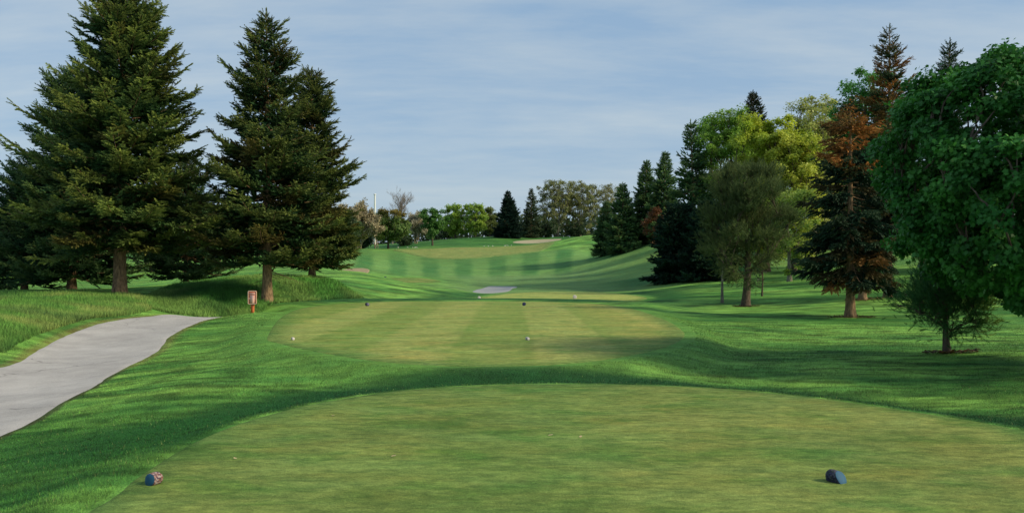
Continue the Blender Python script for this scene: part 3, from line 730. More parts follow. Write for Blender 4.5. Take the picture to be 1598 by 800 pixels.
# ---- right: near trees
def orange_top(x, y, s, rs): return (rs.rand() < min(.8, (s - .66) * 6)) * 1.0 if s > .66 else (.8 * (rs.rand() < .035))
def orange_mid(x, y, s, rs): return (.9 if rs.rand() < .75 else 0) if .55 < s < .86 else (.55 if rs.rand() < .35 else 0.)
plant('spruce_tree', spruce(21, 8.2, 2.1, 1.9, 1.0, .58, (.014, .038, .022), (.050, .085, .042), orange=orange_top, droopy=.75, tr=.17, sparse=.16, brown=.15), 1327, 37, 'drooping spruce with a bright orange dead top on the right lawn', group=GR)
plant('spruce_tree', spruce(22, 13.6, 2.5, 3.0, 1.0, .72, (.022, .05, .022), (.10, .12, .045), orange=orange_mid, tr=.2, whorl=.42, sparse=.08), 1386, 49, 'tall thin spire spruce with rusty needles showing left above the maple', group=GR)
plant('spruce_tree', spruce(23, 6.6, 1.7, 2.0, 1.0, .6, (.011, .03, .016), (.05, .065, .03), brown=.3, droopy=.6, tr=.17), 1346, 48, 'short spruce whose trunk shows just behind the orange topped spruce', group=GR)
plant('spruce_tree', spruce(24, 15.0, 2.4, 3, .8, .7, DK_, (.04, .07, .03)), 1475, 61, 'spruce with only its dark tip showing over the top of the maple', group=GR)

# round crowned pine on the lawn
def pine_tuft(m=22): return needle_proto(np.random.RandomState(31), m, .55, .62, .022)
def pine(seed, H, R, h0, nclus, nt, col, col2, tl, CR_=.3, top=.55, tr=.12, shell=.5, bark='bark_dark', colf=None):
    wood, _ = broadleaf(seed, H, R, h0, nclus, 2, bark=bark, cr=CR_, top=top, tr=tr, shell=shell, fork=.8)
    rs = np.random.RandomState(seed)                 # same cluster centres: rebuild them from the same stream
    zc = h0 + (H - h0) * top; hu = H - zc; hd = zc - h0
    lumps = [(rs.normal(0, 1, 3), rs.uniform(.72, 1.12)) for _ in range(9)]; lumps = [(v / np.linalg.norm(v), s) for v, s in lumps]
    cl = []
    while len(cl) < nclus:
        v = rs.normal(0, 1, 3); v /= np.linalg.norm(v)
        r = (shell + (1 - shell) * rs.rand()) if rs.rand() < .75 else rs.rand() ** .5 * .8
        f = max(((v @ l) ** 3 if v @ l > 0 else 0) * s for l, s in lumps); f = .74 + .34 * f
        q = v * r * f; cl.append((q[0] * R, q[1] * R, zc + q[2] * (hu if q[2] > 0 else hd)))
    cl = np.array(cl)
    q_ = (cl[:, 2] - cl[:, 2].min()) / (np.percentile(cl[:, 2], 97) - cl[:, 2].min()); q_ = np.where(q_ > .8, .8 + .22 * np.tanh((q_ - .8) / .22), q_)
    cl[:, 2] = h0 + CR_ * .4 + q_ * (H - h0 - CR_ * .9)
    cl[:, :2] *= (R - CR_ * .5) / np.percentile(np.linalg.norm(cl[:, :2], axis=1), 96)
    n = nclus * nt; ci = np.repeat(np.arange(nclus), nt)
    O = cl[ci] + rs.normal(0, .17 * R ** .5, (n, 3)) * (1, 1, .6)
    out = O - np.array((0, 0, zc - .3 * (H - h0))); out /= np.linalg.norm(out, axis=1)[:, None]
    D = out * .7 + rs.normal(0, .5, (n, 3)) + (0, 0, .25)
    k = rs.rand(nclus)[ci][:, None] * .6 + rs.rand(n, 1) * .4
    C = np.array(col) * (1 - k) + np.array(col2) * k
    if colf is not None: C = colf(C, O, rs)
    return wood, sprays_mesh('crown', O, D, tl * rs.uniform(.7, 1.3, n), C, pine_tuft(), rs, M['needles'])
plant('pine_tree', pine(32, 7.0, 2.15, 1.15, 150, 46, (.036, .070, .026), (.13, .165, .055), .26, top=.55, tr=.2, shell=.45), 1163, 47, 'dark olive round crowned pine standing alone on the right lawn', group=GR)
plant('pine_tree', pine(33, 1.85, 1.08, .44, 100, 30, (.018, .075, .028), (.075, .20, .045), .15, .16, top=.5, tr=.075, shell=.4, colf=lambda C, O, rs: mixc(C, (.30, .36, .06), smooth(.25, .9, O[:, 0]) * (rs.rand(len(C)) < .7) * .8)), 1478, 21, 'small young pine with soft long needles in front of the maple', group=GR)  # sunlit right side painted into the needle colour
# big maple
plant('maple_tree', broadleaf(41, 6.2, 3.3, 1.1, 680, 200, .104, (.014, .095, .019), (.080, .27, .042), cr=.32, top=.5, mat='maple', proto=LEAF_MAPLE, droop=.55, tr=.16, upbias=.4, shell=.86, sub=0, lump=.18, fork=.62), 1662, 18.2, 'dense dark green maple filling the right edge of the photo', group=GR)

# ---- right hillside
dkg = ((.040, .098, .038), (.14, .22, .07))
s1 = plant('spruce_tree', spruce(51, 8.6, 2.5, .2, .9, .85, *dkg, far=True), 972, 121, 'dark spruce second from the left of the hillside clump', group=GR)
replant(s1, 946, 127, 'dark spruce at the left end of the hillside clump, lowest of its row', 2.0, .82)
s2 = plant('spruce_tree', spruce(52, 10.6, 2.7, .3, .9, .88, *dkg, far=True), 1008, 124, 'narrow dark spruce just left of the copper coloured tree', group=GR)
replant(s2, 1036, 120, 'dark spruce directly above and behind the copper coloured tree', 1.0, 1.02)
plant('copper_tree', broadleaf(53, 5.2, 2.0, .8, 40, 110, .2, (.11, .045, .016), (.20, .085, .03), cr=.5), 1030, 108, 'small copper leaved tree among the dark hillside spruces', group=GR)
plant('spruce_tree', spruce(54, 13.2, 2.6, .5, .8, .8, *dkg, far=True, sparse=.12, whorl=.5), 1082, 88, 'tall ragged spruce left of the bright green hillside trees', group=GR)
c1 = plant('cedar_bush', spruce(55, 6.0, 2.6, .05, 1.5, .45, (.010, .030, .018), (.022, .055, .03), far=True, whorl=.28), 1062, 79, 'bushy dark conifer at the left foot of the right hillside', cat='conifer', group=GR)
replant(c1, 1108, 76, 'bushy dark conifer behind the left side of the round pine', 2.4, .98)
LIME = ((.30, .42, .04), (.55, .60, .07)); GRN = ((.10, .28, .04), (.24, .42, .07)); PALE = ((.34, .40, .10), (.54, .57, .18))
plant('green_tree', broadleaf(61, 13.6, 3.1, 2, 130, 190, .2, *GRN, cr=.62, shell=.4), 1112, 92, 'bright green leafy tree right of the ragged hillside spruce', group=GR)
plant('green_tree', broadleaf(62, 14.0, 3.0, 2, 130, 190, .2, (.13, .30, .04), (.32, .48, .07), cr=.62, shell=.4), 1143, 88, 'tall green tree between the ragged spruce and the yellow lime trees', group=GR)
plant('spruce_tree', spruce(63, 15.6, 2.7, 3, .8, .75, (.014, .032, .02), (.05, .07, .035), far=True, brown=.3), 1182, 98, 'dull spruce tip rising behind the yellow lime trees', group=GR)
plant('lime_tree', broadleaf(64, 13.0, 3.3, 1.2, 180, 210, .2, *LIME, cr=.6, shell=.4), 1196, 80, 'bright yellow lime green tree behind the round pine', group=GR)
plant('lime_tree', broadleaf(65, 11.6, 3.3, 1.2, 190, 210, .2, (.32, .42, .05), (.55, .58, .09), cr=.6, shell=.4), 1238, 78, 'shorter yellow lime tree to the right of the round pine', group=GR)
plant('pale_tree', broadleaf(66, 14.6, 3.5, 2.2, 230, 130, .19, *PALE, cr=.6, shell=.4, bark='bark_grey', upbias=.7), 1266, 82, 'tall airy pale green tree left of the orange topped spruce', group=GR)
plant('lime_tree', broadleaf(67, 6.6, 2.3, .5, 80, 150, .17, (.2, .33, .05), (.38, .48, .09), cr=.55, shell=.4, bark='bark_grey'), 1232, 68, 'low yellow green tree with pale stems at the foot of the hillside', group=GR)
plant('green_tree', broadleaf(68, 13.8, 2.6, 2, 130, 190, .18, (.05, .21, .04), (.13, .32, .07), cr=.6, shell=.4), 1352, 63, 'fresh green tree between the orange topped spruce and the rusty spire', group=GR)
plant('lime_tree', broadleaf(70, 13.0, 3.4, 1, 170, 190, .2, (.28, .38, .06), (.46, .52, .11), cr=.65, shell=.4), 1292, 92, 'yellow green tree filling the gap left of the orange topped spruce', group=GR)
gtr = plant('green_tree', broadleaf(69, 8.0, 3.2, .6, 110, 170, .18, (.04, .13, .03), (.09, .20, .045), cr=.65, shell=.4), 1440, 70, 'dark leafy tree low behind the left side of the maple', group=GR)
replant(gtr, 1570, 66, 'dark leafy tree hidden behind the lower right of the maple', 2.2, 1.0)
replant(gtr, 1310, 92, 'dark leafy tree on the hill crest behind the orange topped spruce', 4.0, 1.0)
replant(gtr, 1175, 108, 'dark leafy tree low on the crest behind the lime trees', 1.2, 1.0)
plant('sapling', broadleaf(71, 3.6, .7, 1.9, 16, 40, .12, (.05, .09, .03), (.10, .14, .04), bark='bark_grey', cr=.3, tr=.075), 1127, 50, 'slim young tree with a pale trunk left of the round pine', cat='sapling', group=GR)
plant('sapling', broadleaf(72, 2.6, .6, .8, 14, 40, .12, (.03, .06, .03), (.06, .09, .04), cr=.28, tr=.05), 1189, 54, 'thin dark sapling just right of the round pine', cat='sapling', group=GR)

# ---- skyline beyond the green
plant('bare_tree', bare(81, 9.0, 4.2, 'twig_tan', 5, 1.5, .30, (.40, .35, .22), 4), 560, 168, 'tan leafless bushy tree right behind the end of the left spruces', group=GB)
plant('bare_tree', bare(82, 13.5, 5.5, 'twig', 6, 1.0), 612, 215, 'tall grey leafless tree rising behind the round rusty tree', group=GB)
plant('bare_tree', bare(83, 7.0, 3.2, 'twig_tan', 5, 1.4, .26, (.40, .37, .25), 4), 648, 200, 'pale tan bushy tree left of the dark green skyline tree', group=GB)
plant('bare_tree', bare(84, 7.5, 3.6, 'twig_tan', 5, 1.4, .28, (.31, .28, .17), 4), 585, 190, 'brown leafless bush just left behind the round rusty tree', group=GB)
plant('round_tree', broadleaf(85, 7.2, 3.9, 1.4, 110, 110, .30, (.075, .165, .035), (.15, .22, .055), cr=.75, top=.5, tr=.2, colf=lambda C, O, rs: mixc(C, (.22, .15, .03), smooth(.72, .98, O[:, 2] + .25 * O[:, 0]) * .8)), 606, 172, 'round green tree with a rusty yellow top at the left of the green', group=GB)
plant('green_tree', broadleaf(86, 7.3, 3.0, 1.5, 80, 120, .28, (.05, .155, .03), (.11, .25, .05), cr=.6, top=.5, tr=.18), 675, 186, 'dark green round tree with a bare trunk on the bank behind the green', group=GB)
y1 = plant('lime_tree', broadleaf(87, 7.6, 3.0, .6, 80, 120, .3, (.17, .32, .04), (.36, .48, .07), cr=.65, top=.5), 711, 212, 'bright lime tree on the skyline beside the dark green round tree', group=GB)
replant(y1, 741, 210, 'bright lime tree on the skyline, right one of the pair', 2.0, .97)
plant('olive_tree', broadleaf(88, 6.6, 2.2, .5, 60, 110, .28, (.10, .15, .04), (.20, .24, .07), cr=.6), 764, 214, 'small olive brown tree left of the dark skyline spruce', group=GB)
plant('spruce_tree', spruce(89, 9.6, 3.4, .1, 1.2, .92, (.010, .028, .020), (.020, .046, .030), far=True), 794, 201, 'dark blue spruce standing on the skyline above the green', group=GB)
plant('spruce_tree', spruce(90, 10.4, 2.3, .2, .6, .9, (.035, .06, .03), (.08, .11, .05), far=True, sparse=.15), 829, 206, 'thin grey green spruce at the left of the willow group', group=GB)
WIL = ((.14, .17, .06), (.28, .30, .11))
w1 = plant('willow_tree', broadleaf(91, 12.8, 5.0, .6, 300, 55, .28, *WIL, bark='bark_grey', cr=.6, shell=.5, stems=4, tr=.3), 868, 214, 'olive multi stemmed tree, leftmost of the three beyond the bunker', group=GB)
replant(w1, 905, 216, 'olive multi stemmed tree in the middle of the three beyond the bunker', 2.1, .97)
plant('willow_tree', broadleaf(92, 12.0, 5.2, .8, 260, 45, .26, (.18, .19, .08), (.32, .32, .15), bark='bark_grey', cr=.6, shell=.5, stems=5, tr=.3), 945, 219, 'thin pale olive tree, rightmost of the three beyond the bunker', group=GB)
sh = plant('shrub', broadleaf(93, 3.6, 3.0, .1, 60, 90, .3, (.02, .05, .018), (.045, .08, .03), cr=.7), 852, 209, 'dark shrub under the leftmost olive tree beyond the bunker', cat='shrub', group=GB)
for px, Y, lb, r, s in ((818, 213, 'dark shrub between the two skyline spruces', 1, .8), (898, 212, 'dark shrub under the middle olive tree beyond the bunker', 2, .8), (630, 196, 'dark shrub right of the round rusty tree', 3, .7), (560, 176, 'dark shrub at the foot of the tan leafless bush', 4, 1.0), (700, 222, 'dark shrub behind the trunk of the dark green round tree', 5, .8), (765, 220, 'dark shrub at the foot of the small olive tree', .5, .7)):
    replant(sh, px, Y, lb, r, s)
# ---- distant trees seen under the left spruces
b1 = plant('field_tree', broadleaf(95, 8.0, 4.6, .3, 100, 100, .34, (.03, .07, .025), (.07, .11, .035), cr=1.0), 20, 120, 'dull green tree far behind the low spruce at the left edge', group='far trees behind the left spruces')
for px, Y, lb, r, s in ((120, 135, 'dull green tree far behind the tallest spruce', 1, 1.1), (235, 128, 'dull green tree far behind, right of the tallest spruce trunk', 2, 1.0), (350, 140, 'dull green tree far behind the mound', 3, 1.1), (455, 135, 'dull green tree far behind the pointed spruce', 4, .9), (530, 150, 'dull green tree far behind the rightmost left spruce', 5, .8), (-60, 130, 'dull green tree far away beyond the left edge', 1.6, 1.15)):
    replant(b1, px, Y, lb, r, s)

# distant woods along the horizon
rs = np.random.RandomState(77); n = 60000
x = rs.uniform(-330, 330, n); y = 330 + rs.uniform(0, 25, n); hgt = 9 + 5 * fbm(x * .06, x * 0 + 3, 4)
O = np.stack([x, y, height(x, y) + hgt * rs.rand(n) ** .7], 1)
C = np.array((.045, .075, .035)) * (.5 + fbm(x * .09 + 5, O[:, 2] * .1, 3))[:, None] * rs.uniform(.7, 1.3, (n, 1))
tag(link('distant_woods', leaves_mesh('distant_woods', O, rs.normal(0, 1, (n, 3)) + (0, -.5, .6), rs.uniform(.8, 1.8, n), C, rs, M['leaves'])), 'dull green woods along the horizon beyond the course', 'woods', kind='stuff')

# ------------------------------------------------------------------ needle litter rings under trees
def litter(name, px, Y, r, sx, label, col):
    rs = np.random.RandomState(int(px)); n = 420
    x0 = (px - CX) / F * Y; a = rs.uniform(0, 2 * np.pi, n); q = r * rs.rand(n) ** .6
    x = x0 + np.cos(a) * q * sx + .25 * r * (sx - 1); y = Y + np.sin(a) * q
    O = np.stack([x, y, height(x, y) + .035 + .02 * rs.rand(n)], 1)
    C = np.array(col) * rs.uniform(.5, 1.4, (n, 1))
    return tag(link(name, leaves_mesh(name, O, rs.normal(0, .25, (n, 3)) + (0, 0, 1), rs.uniform(.05, .11, n), C, rs, M['leaves'])), label, 'litter', kind='stuff')
litter('needle_litter', 1327, 37, .62, 1.6, 'brown needle litter round the orange topped spruce', (.11, .075, .035))
litter('needle_litter', 1163, 47, .5, 1.4, 'brown litter round the foot of the round pine', (.10, .075, .035))
litter('needle_litter', 1346, 48, .7, 1.5, 'brown litter behind the orange topped spruce', (.15, .08, .04))
litter('needle_litter', 1478, 21, .28, 2.2, 'brown litter and bare soil round the small young pine', (.12, .085, .03))

# ------------------------------------------------------------------ small plain material
def paint(name, c, rough=.5, nvar=.12, scale=30):
    m, nt, out = new_mat(name); L = nt.links.new
    tc = N(nt, 'ShaderNodeTexCoord'); nz = N(nt, 'ShaderNodeTexNoise', Scale=float(scale), Detail=5.0); L(tc.outputs['Object'], nz.inputs['Vector'])
    mx = N(nt, 'ShaderNodeMix', data_type='RGBA'); mx.inputs['A'].default_value = (*[v * (1 - nvar * 2) for v in c], 1); mx.inputs['B'].default_value = (*[min(1, v * (1 + nvar)) for v in c], 1)
    L(nz.outputs['Fac'], mx.inputs['Factor'])
    p = N(nt, 'ShaderNodeBsdfPrincipled', Roughness=rough); L(mx.outputs['Result'], p.inputs['Base Color']); L(p.outputs[0], out.inputs['Surface'])
    return m
def speck_obj(name, cs, scale):
    m, nt, out = new_mat(name); L = nt.links.new
    tc = N(nt, 'ShaderNodeTexCoord'); vo = N(nt, 'ShaderNodeTexVoronoi', Scale=float(scale)); L(tc.outputs['Object'], vo.inputs['Vector'])
    sp = N(nt, 'ShaderNodeSeparateColor'); L(vo.outputs['Color'], sp.inputs[0])
    cr = N(nt, 'ShaderNodeValToRGB'); cr.color_ramp.interpolation = 'CONSTANT'
    for i, c in enumerate(cs):
        e = cr.color_ramp.elements[i] if i < 2 else cr.color_ramp.elements.new(i / len(cs))
        e.position = i / len(cs); e.color = (*c, 1)
    L(sp.outputs[0], cr.inputs[0])
    p = N(nt, 'ShaderNodeBsdfPrincipled', Roughness=.85); L(cr.outputs[0], p.inputs['Base Color'])
    b = N(nt, 'ShaderNodeBump', Strength=.6, Distance=.006); L(vo.outputs['Distance'], b.inputs['Height']); L(b.outputs[0], p.inputs['Normal'])
    L(p.outputs[0], out.inputs['Surface'])
    return m
MB_BLUE = paint('blue_end_paint', (.010, .085, .165), .75); MB_BARK = speck_obj('red_speckled_bark', [(.10, .045, .06), (.32, .26, .26), (.16, .07, .05), (.05, .03, .06), (.26, .16, .14)], 75)
MB_DBARK = speck_obj('dark_bark_side', [(.012, .012, .03), (.03, .03, .07), (.02, .03, .03), (.06, .06, .09)], 70)
MB_WHITE = paint('white_end_paint', (.52, .49, .47), .6); MB_WBARK = speck_obj('weathered_white_bark', [(.5, .46, .44), (.62, .58, .55), (.36, .31, .29)], 60)
MB_NAVY = paint('navy_paint', (.012, .016, .07), .5)

def log_marker(loc, yaw, r, L, cut, m_side, m_face, label, group, sink=.18):
    """short log lying on the turf, its painted end cut at a slant; local +x points out of the painted end"""
    root = empty('tee_marker', loc, yaw)
    rs = np.random.RandomState(4); n = 28
    th = np.linspace(0, 2 * np.pi, n, endpoint=False); wob = 1 + .035 * np.sin(3 * th + 1) + .02 * rs.normal(0, 1, n)
    Y, Z = r * wob * np.cos(th), r * wob * np.sin(th)
    prof = [(-L / 2, .80), (-L / 2 + .012, .95), (-L / 2 + .03, 1), (-.01, 1.02), (L / 2 - .022, 1.0), (L / 2 - .008, 1.0), (L / 2, .94)]
    V = []
    for k, (x, s) in enumerate(prof):
        slant = -cut * Z * (k / (len(prof) - 1)) ** 2
        V.append(np.stack([x + slant, Y * s, Z * s + r * (1 - sink)], 1))
    V = np.concatenate(V); q = []
    for k in range(len(prof) - 1):
        i = k * n + np.arange(n); j = k * n + (np.arange(n) + 1) % n
        q.append(np.stack([i, j, j + n, i + n], 1))
    V2 = np.vstack([V, [[-L / 2 - .004, 0, r * (1 - sink)]]])
    back = np.stack([np.full(n, len(V)), (np.arange(n) + 1) % n, np.arange(n)], 1)
    link('log', mesh_np('log', V2, [np.concatenate(q), back], m_side, None, True), root)
    rim = V[-n:]; c = rim.mean(0); nrm = np.array((1, 0, cut)); nrm /= np.linalg.norm(nrm)
    FV = np.vstack([c + (rim - c) * .985 + nrm * .002, c + (rim - c) * .93 + nrm * .0045, [c + nrm * .005]])
    i = np.arange(n); j = (i + 1) % n
    link('painted_face', mesh_np('painted_face', FV, [np.stack([i, j, j + n, i + n], 1), np.stack([i + n, j + n, np.full(n, 2 * n)], 1)], m_face, None, False), root)
    return tag(root, label, 'tee marker', group)
def ptz(px, py, z): x, y = atz(px, py, z); return (x, y, z + .012)
GM = 'tee markers'
log_marker(ptz(241, 757, 0), math.radians(-112), .050, .10, .18, MB_BARK, MB_BLUE, 'speckled log marker with round blue end at the left of the front tee', GM)
log_marker(ptz(1303, 753, 0), math.radians(-58), .055, .115, .6, MB_DBARK, MB_BLUE, 'dark log marker with slanted blue end at the right of the front tee', GM, .32)
log_marker(ptz(457, 531, 0), math.radians(-60), .034, .085, .3, MB_WBARK, MB_WHITE, 'white marker at the left of the second tee', GM, .1)
log_marker(ptz(823, 531, 0), math.radians(-60), .037, .09, .3, MB_WBARK, MB_WHITE, 'white marker in the middle of the second tee', GM, .1)
log_marker(ptz(573, 477.5, 0), math.radians(-60), .075, .16, .3, MB_DBARK, MB_NAVY, 'dark blue marker at the far left of the second tee', GM, .1)
log_marker(ptz(818, 477, 0), math.radians(-100), .075, .16, .3, MB_DBARK, MB_NAVY, 'dark blue marker at the far edge of the second tee', GM, .1)
p = ptz(897, 466.5, T3Z); log_marker((p[0], p[1], T3Z + .03), math.radians(-90), .115, .2, .2, MB_WBARK, MB_WHITE, 'bright white marker at the right of the third tee', GM, .1)
p = ptz(745, 467, T3Z); log_marker((p[0] + .1, p[1], T3Z + .03), math.radians(-80), .085, .18, .2, MB_WBARK, MB_WHITE, 'white marker at the left tip of the third tee', GM, .1)
x, y, _ = at(601, 438, 94); log_marker((x, y, hz(x, y) + .05), math.radians(-90), .14, .25, .2, MB_DBARK, MB_NAVY, 'dark marker on the small ochre tee left of the valley', GM, .1)

# ------------------------------------------------------------------ orange sign
import bmesh
def rrect(w, h, r, n=6):
    pts = []
    for cx, cz, a0 in ((w / 2 - r, h / 2 - r, 0), (-w / 2 + r, h / 2 - r, 90), (-w / 2 + r, -h / 2 + r, 180), (w / 2 - r, -h / 2 + r, 270)):
        for k in range(n + 1):
            a = math.radians(a0 + 90 * k / n); pts.append((cx + r * math.cos(a), cz + r * math.sin(a)))
    return pts
def slab(name, pts, y0, y1, mat, parent, hole=None, off=(0, 0)):
    n = len(pts); P = np.array(pts) + off
    V = np.vstack([np.column_stack([P[:, 0], np.full(n, y0), P[:, 1]]), np.column_stack([P[:, 0], np.full(n, y1), P[:, 1]])])
    i = np.arange(n); j = (i + 1) % n
    if hole is None:
        faces = [np.stack([i, i + n, j + n, j], 1), np.array([i[::1]]), np.array([(i + n)[::-1]])]
        return link(name, mesh_np(name, V, faces, mat), parent)
    Hh = np.array(hole) + off
    V = np.vstack([V, np.column_stack([Hh[:, 0], np.full(n, y0), Hh[:, 1]]), np.column_stack([Hh[:, 0], np.full(n, y1), Hh[:, 1]])])
    f = [np.stack([i, i + n, j + n, j], 1), np.stack([i, j, j + 2 * n, i + 2 * n], 1), np.stack([i + 2 * n, j + 2 * n, j + 3 * n, i + 3 * n], 1), np.stack([i + n, i + 3 * n, j + 3 * n, j + n], 1)]
    return link(name, mesh_np(name, V, np.concatenate(f), mat), parent)
S_OR = paint('orange_post_paint', (.55, .13, .025), .5, .15, 20); S_RED = paint('faded_red_panel', (.50, .12, .06), .5); S_CR = paint('cream_border', (.72, .56, .40), .5); S_PK = paint('pale_pink_panel', (.66, .40, .33), .55)
x, y = at(394, 487, 34)[:2]
sg = empty('course_sign', (x, y, hz(x, y) - .03), math.radians(-4)); tag(sg, 'small orange notice board on a short post at the end of the cart path', 'sign')
k = 34 / F
PH = 13 * k + .03; PW, PHH = 14.2 * k, 21.5 * k
slab('post', rrect(5 * k, PH + .1, .012, 3), -.012, .045, S_OR, sg, off=(.0, (PH + .1) / 2 - .05))
cz = PH + PHH / 2
pan = slab('panel', rrect(PW, PHH, 2.2 * k), -.034, -.014, S_RED, sg, off=(0, cz))
slab('border', rrect(PW - .006, PHH - .006, 2.1 * k), -.040, -.0345, S_CR, pan, hole=rrect(PW - 2.3 * k, PHH - 2.3 * k, 1.2 * k), off=(0, cz))
slab('header_line', rrect(9.6 * k, 1.3 * k, .008, 3), -.040, -.0345, S_PK, pan, off=(0, cz + 6.9 * k))
slab('header_line', rrect(9.6 * k, 1.0 * k, .008, 3), -.040, -.0345, S_PK, pan, off=(0, cz + 5.0 * k))
slab('notice_panel', rrect(7.2 * k, 12.5 * k, .012, 3), -.040, -.0345, S_PK, pan, off=(0, cz - 2.7 * k))
for sx in (-1, 1): slab('notice_tab', rrect(1.3 * k, 1.6 * k, .006, 2), -.0395, -.0345, S_PK, pan, off=(sx * 4.25 * k, cz - 1.6 * k))

# ------------------------------------------------------------------ white mast beyond the trees
x, y, _ = at(585, 400, 262); zt = CAMZ + (HY - 304) / F * 262; z0 = hz(x, y)
ms = empty('white_mast', (x, y, z0)); tag(ms, 'tall thin white mast rising behind the tan leafless trees', 'mast')
w = Wood(); hh = zt - z0; zz = np.array([-.3, 0, hh * .5, hh * .92, hh]); w.tube(np.column_stack([zz * 0, zz * 0, zz]), np.array((.36, .30, .27, .24, .22)), 12); link('pole', w.mesh('pole', paint('white_mast_paint', (.75, .75, .75), .5)), ms)
w = Wood(); w.tube(np.array([(0, 0, hh), (0, 0, hh + .25), (0, 0, hh + .3)]), np.array((.36, .36, .02)), 12); link('cap', w.mesh('cap', paint('cap_paint', (.66, .68, .7), .5)), ms)

# ------------------------------------------------------------------ white birds resting along the back of the green
BW = paint('white_plumage', (.78, .76, .70), .8); BG = paint('grey_wing', (.45, .46, .47), .8); BY = paint('yellow_bill', (.5, .32, .05), .5)
def bird(loc, rz):
    root = empty('white_bird', loc, rz)
    w = Wood(); t = np.array([(-.30, 0, .17), (-.24, 0, .19), (-.12, 0, .21), (.02, 0, .21), (.12, 0, .22), (.16, 0, .28), (.175, 0, .33), (.20, 0, .365), (.235, 0, .37), (.255, 0, .365)])
    w.tube(t, np.array((.012, .045, .085, .10, .085, .06, .05, .055, .045, .015)), 10); link('body', w.mesh('body', BW), root)
    for sd in (-1, 1):
        w = Wood(); w.tube(np.array([(.10, sd * .07, .24), (.0, sd * .09, .235), (-.15, sd * .075, .225), (-.32, sd * .03, .20)]), np.array((.015, .05, .045, .008)), 6); link('wing', w.mesh('wing', BG), root)
        w = Wood(); w.tube(np.array([(.0, sd * .035, .13), (.005, sd * .035, .0)]), np.array((.012, .009)), 5); link('leg', w.mesh('leg', BY), root)
    w = Wood(); w.tube(np.array([(.25, 0, .365), (.30, 0, .35)]), np.array((.016, .004)), 5); link('beak', w.mesh('beak', BY), root)
    return tag(root, group='white birds along the back of the green', cat='bird')
b0 = None
spots = [(621, 390.2, 'white bird at the left end of the row behind the green'), (636, 390, 'white bird second from the left behind the green'), (644, 389.8, 'white bird just left of the pair behind the green'), (647.5, 389.7, 'left bird of the close pair behind the green'), (650.5, 389.6, 'right bird of the close pair behind the green'),
         (755, 386.2, 'leftmost white bird of the right hand row on the green'), (762, 386, 'second white bird of the right hand row on the green'), (769, 385.8, 'middle white bird of the right hand row on the green'), (788, 385, 'white bird left of the rightmost pair on the green'), (792, 384.8, 'white bird of the rightmost pair on the green'), (798, 384.6, 'rightmost white bird on the green')]
for i, (px, py, lb) in enumerate(spots):
    Y = 171 + (px - 620) / 180 * 7; x = (px - CX) / F * Y; z = hz(x, Y) + .1; rz = (i * 2.4) % 6.28
    if b0 is None: b0 = bird((x, Y, z), rz); b0['label'] = lb; b0.scale = (.7, .7, .7)
    else: copy_tree(b0, (x, Y, z), rz, .7, lb)

# ------------------------------------------------------------------ a few fallen leaves on the front tee
LF = paint('dry_leaf', (.50, .38, .22), .8)
def dry_leaf(px, py, rz, s, label):
    x, y = atz(px, py, 0)
    V = np.array([(0, 0, .004), (.25, .16, .09), (.5, .34, .05), (.78, .2, .10), (1, 0, .16), (.78, -.2, .06), (.5, -.34, .10), (.25, -.16, .04), (.5, 0, .0)]) * .06 * s
    o = link('fallen_leaf', mesh_np('fallen_leaf', V, np.array([(i, (i + 1) % 8, 8) for i in range(8)]), LF)); o.location = (x, y, .02); o.rotation_euler = (.05, -.1, rz)
    tag(o, label, 'leaf', 'fallen leaves on the front tee')
dry_leaf(610, 715, .3, .8, 'pale dry leaf lying alone on the middle of the front tee'); dry_leaf(905, 685, 1.2, .8, 'dry leaf right of centre on the front tee'); dry_leaf(369, 719, 2.4, .7, 'dry leaf lying above the left tee marker'); dry_leaf(855, 682, .1, .9, 'greyish dry leaf just right of the middle of the front tee'); dry_leaf(517, 651, 0, .7, 'small dry leaf near the far left edge of the front tee')

# ------------------------------------------------------------------ light and sky
SUN_EL, SUN_AZ = math.radians(34), math.radians(105)      # azimuth clockwise from +Y (the way the camera looks)
sd = Vector((math.sin(SUN_AZ) * math.cos(SUN_EL), math.cos(SUN_AZ) * math.cos(SUN_EL), math.sin(SUN_EL)))
sun = bpy.data.lights.new('sun', 'SUN'); sun.energy = 4.4; sun.angle = math.radians(11.0); sun.color = (1.0, .86, .60)
so = bpy.data.objects.new('sun', sun); COL.objects.link(so); so.rotation_euler = sd.to_track_quat('Z', 'Y').to_euler(); so.location = (30, -20, 40)
wd = bpy.data.worlds.new('World'); scene.world = wd; wd.use_nodes = True
nt = wd.node_tree; nt.nodes.clear(); L = nt.links.new
out = nt.nodes.new('ShaderNodeOutputWorld'); bg = nt.nodes.new('ShaderNodeBackground'); L(bg.outputs[0], out.inputs[0])
sky = nt.nodes.new('ShaderNodeTexSky'); sky.sky_type = 'NISHITA'; sky.sun_disc = False; sky.sun_elevation = SUN_EL; sky.sun_rotation = SUN_AZ; sky.dust_density = 1.0; sky.air_density = 1.0; sky.ozone_density = 2.0
tc = nt.nodes.new('ShaderNodeTexCoord')
sep = nt.nodes.new('ShaderNodeSeparateXYZ'); L(tc.outputs['Generated'], sep.inputs[0])
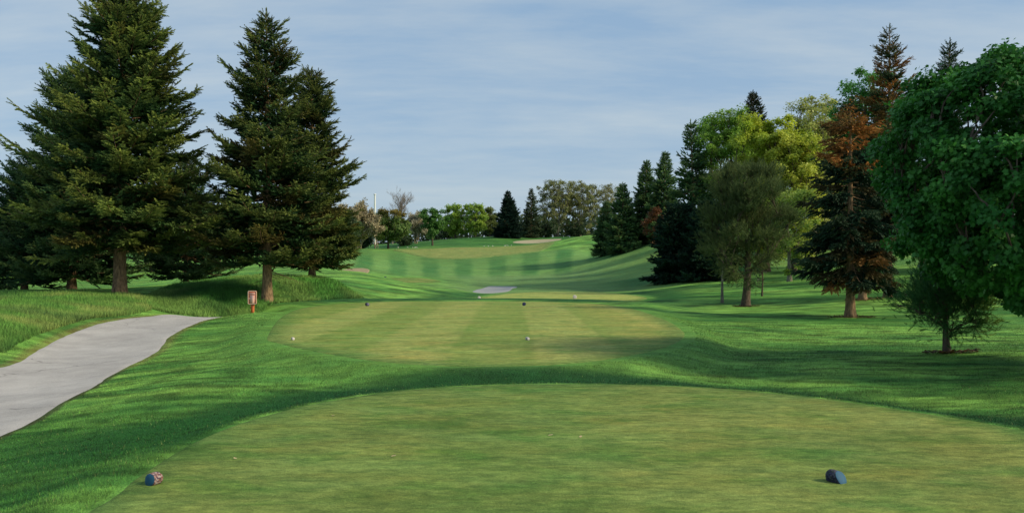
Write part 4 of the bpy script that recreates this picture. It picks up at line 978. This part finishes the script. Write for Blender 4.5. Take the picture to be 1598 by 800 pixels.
# streaky cloud deck: direction projected on a high plane
az = N(nt, 'ShaderNodeMath', operation='ADD'); az.inputs[1].default_value = .16; L(sep.outputs['Z'], az.inputs[0])
am = N(nt, 'ShaderNodeMath', operation='MAXIMUM'); am.inputs[1].default_value = .05; L(az.outputs[0], am.inputs[0])
dx = N(nt, 'ShaderNodeMath', operation='DIVIDE'); L(sep.outputs['X'], dx.inputs[0]); L(am.outputs[0], dx.inputs[1])
dy = N(nt, 'ShaderNodeMath', operation='DIVIDE'); L(sep.outputs['Y'], dy.inputs[0]); L(am.outputs[0], dy.inputs[1])
cb = nt.nodes.new('ShaderNodeCombineXYZ'); L(dx.outputs[0], cb.inputs[0]); L(dy.outputs[0], cb.inputs[1])
mp = nt.nodes.new('ShaderNodeMapping'); mp.inputs['Scale'].default_value = (.5, 1.25, 1); mp.inputs['Rotation'].default_value = (0, 0, math.radians(-9)); L(cb.outputs[0], mp.inputs['Vector'])
n1_ = N(nt, 'ShaderNodeTexNoise', Scale=1.1, Detail=9.0, Roughness=.58); n1_.inputs['Distortion'].default_value = .35; L(mp.outputs[0], n1_.inputs['Vector'])
cr = nt.nodes.new('ShaderNodeValToRGB'); cr.color_ramp.elements[0].position = .41; cr.color_ramp.elements[1].position = .63
cr.color_ramp.elements[0].color = (.12, .12, .12, 1); cr.color_ramp.elements[1].color = (1, 1, 1, 1); 
n2_ = N(nt, 'ShaderNodeTexNoise', Scale=4.5, Detail=8.0, Roughness=.62); L(mp.outputs[0], n2_.inputs['Vector'])
nm = N(nt, 'ShaderNodeMath', operation='MULTIPLY_ADD'); nm.inputs[1].default_value = .32; L(n2_.outputs['Fac'], nm.inputs[0])
n3_ = N(nt, 'ShaderNodeMath', operation='MULTIPLY'); n3_.inputs[1].default_value = .70; L(n1_.outputs['Fac'], n3_.inputs[0]); L(n3_.outputs[0], nm.inputs[2])
L(nm.outputs[0], cr.inputs[0])
cc = N(nt, 'ShaderNodeMix', data_type='RGBA'); cc.inputs['A'].default_value = (1.8, 2.85, 4.15, 1); cc.inputs['B'].default_value = (3.45, 4.05, 4.5, 1)

hzr = N(nt, 'ShaderNodeMapRange'); hzr.inputs['From Min'].default_value = .0; hzr.inputs['From Max'].default_value = .22; hzr.inputs['To Min'].default_value = .62; hzr.inputs['To Max'].default_value = 0.0
L(sep.outputs['Z'], hzr.inputs['Value'])
hm = N(nt, 'ShaderNodeMix'); L(hzr.outputs[0], hm.inputs['Factor']); L(cr.outputs[0], hm.inputs['A']); hm.inputs['B'].default_value = .62
L(hm.outputs['Result'], cc.inputs['Factor'])
mx = N(nt, 'ShaderNodeMix', data_type='RGBA'); mx.inputs['Factor'].default_value = .82; L(sky.outputs[0], mx.inputs['A']); L(cc.outputs['Result'], mx.inputs['B'])
L(mx.outputs['Result'], bg.inputs['Color']); bg.inputs['Strength'].default_value = .148

# ------------------------------------------------------------------ camera
cam = bpy.data.cameras.new('camera'); cam.sensor_width = 36; cam.lens = 36 * F / 1598; cam.shift_y = (HY - 400) / 1598; cam.clip_end = 6000; cam.clip_start = .05
co = bpy.data.objects.new('camera', cam); COL.objects.link(co); co.location = (0, 0, CAMZ); co.rotation_euler = (math.pi / 2, 0, 0)
scene.camera = co
scene.view_settings.view_transform = 'Standard'; scene.view_settings.look = 'None'; scene.view_settings.exposure = 0; scene.view_settings.gamma = 1
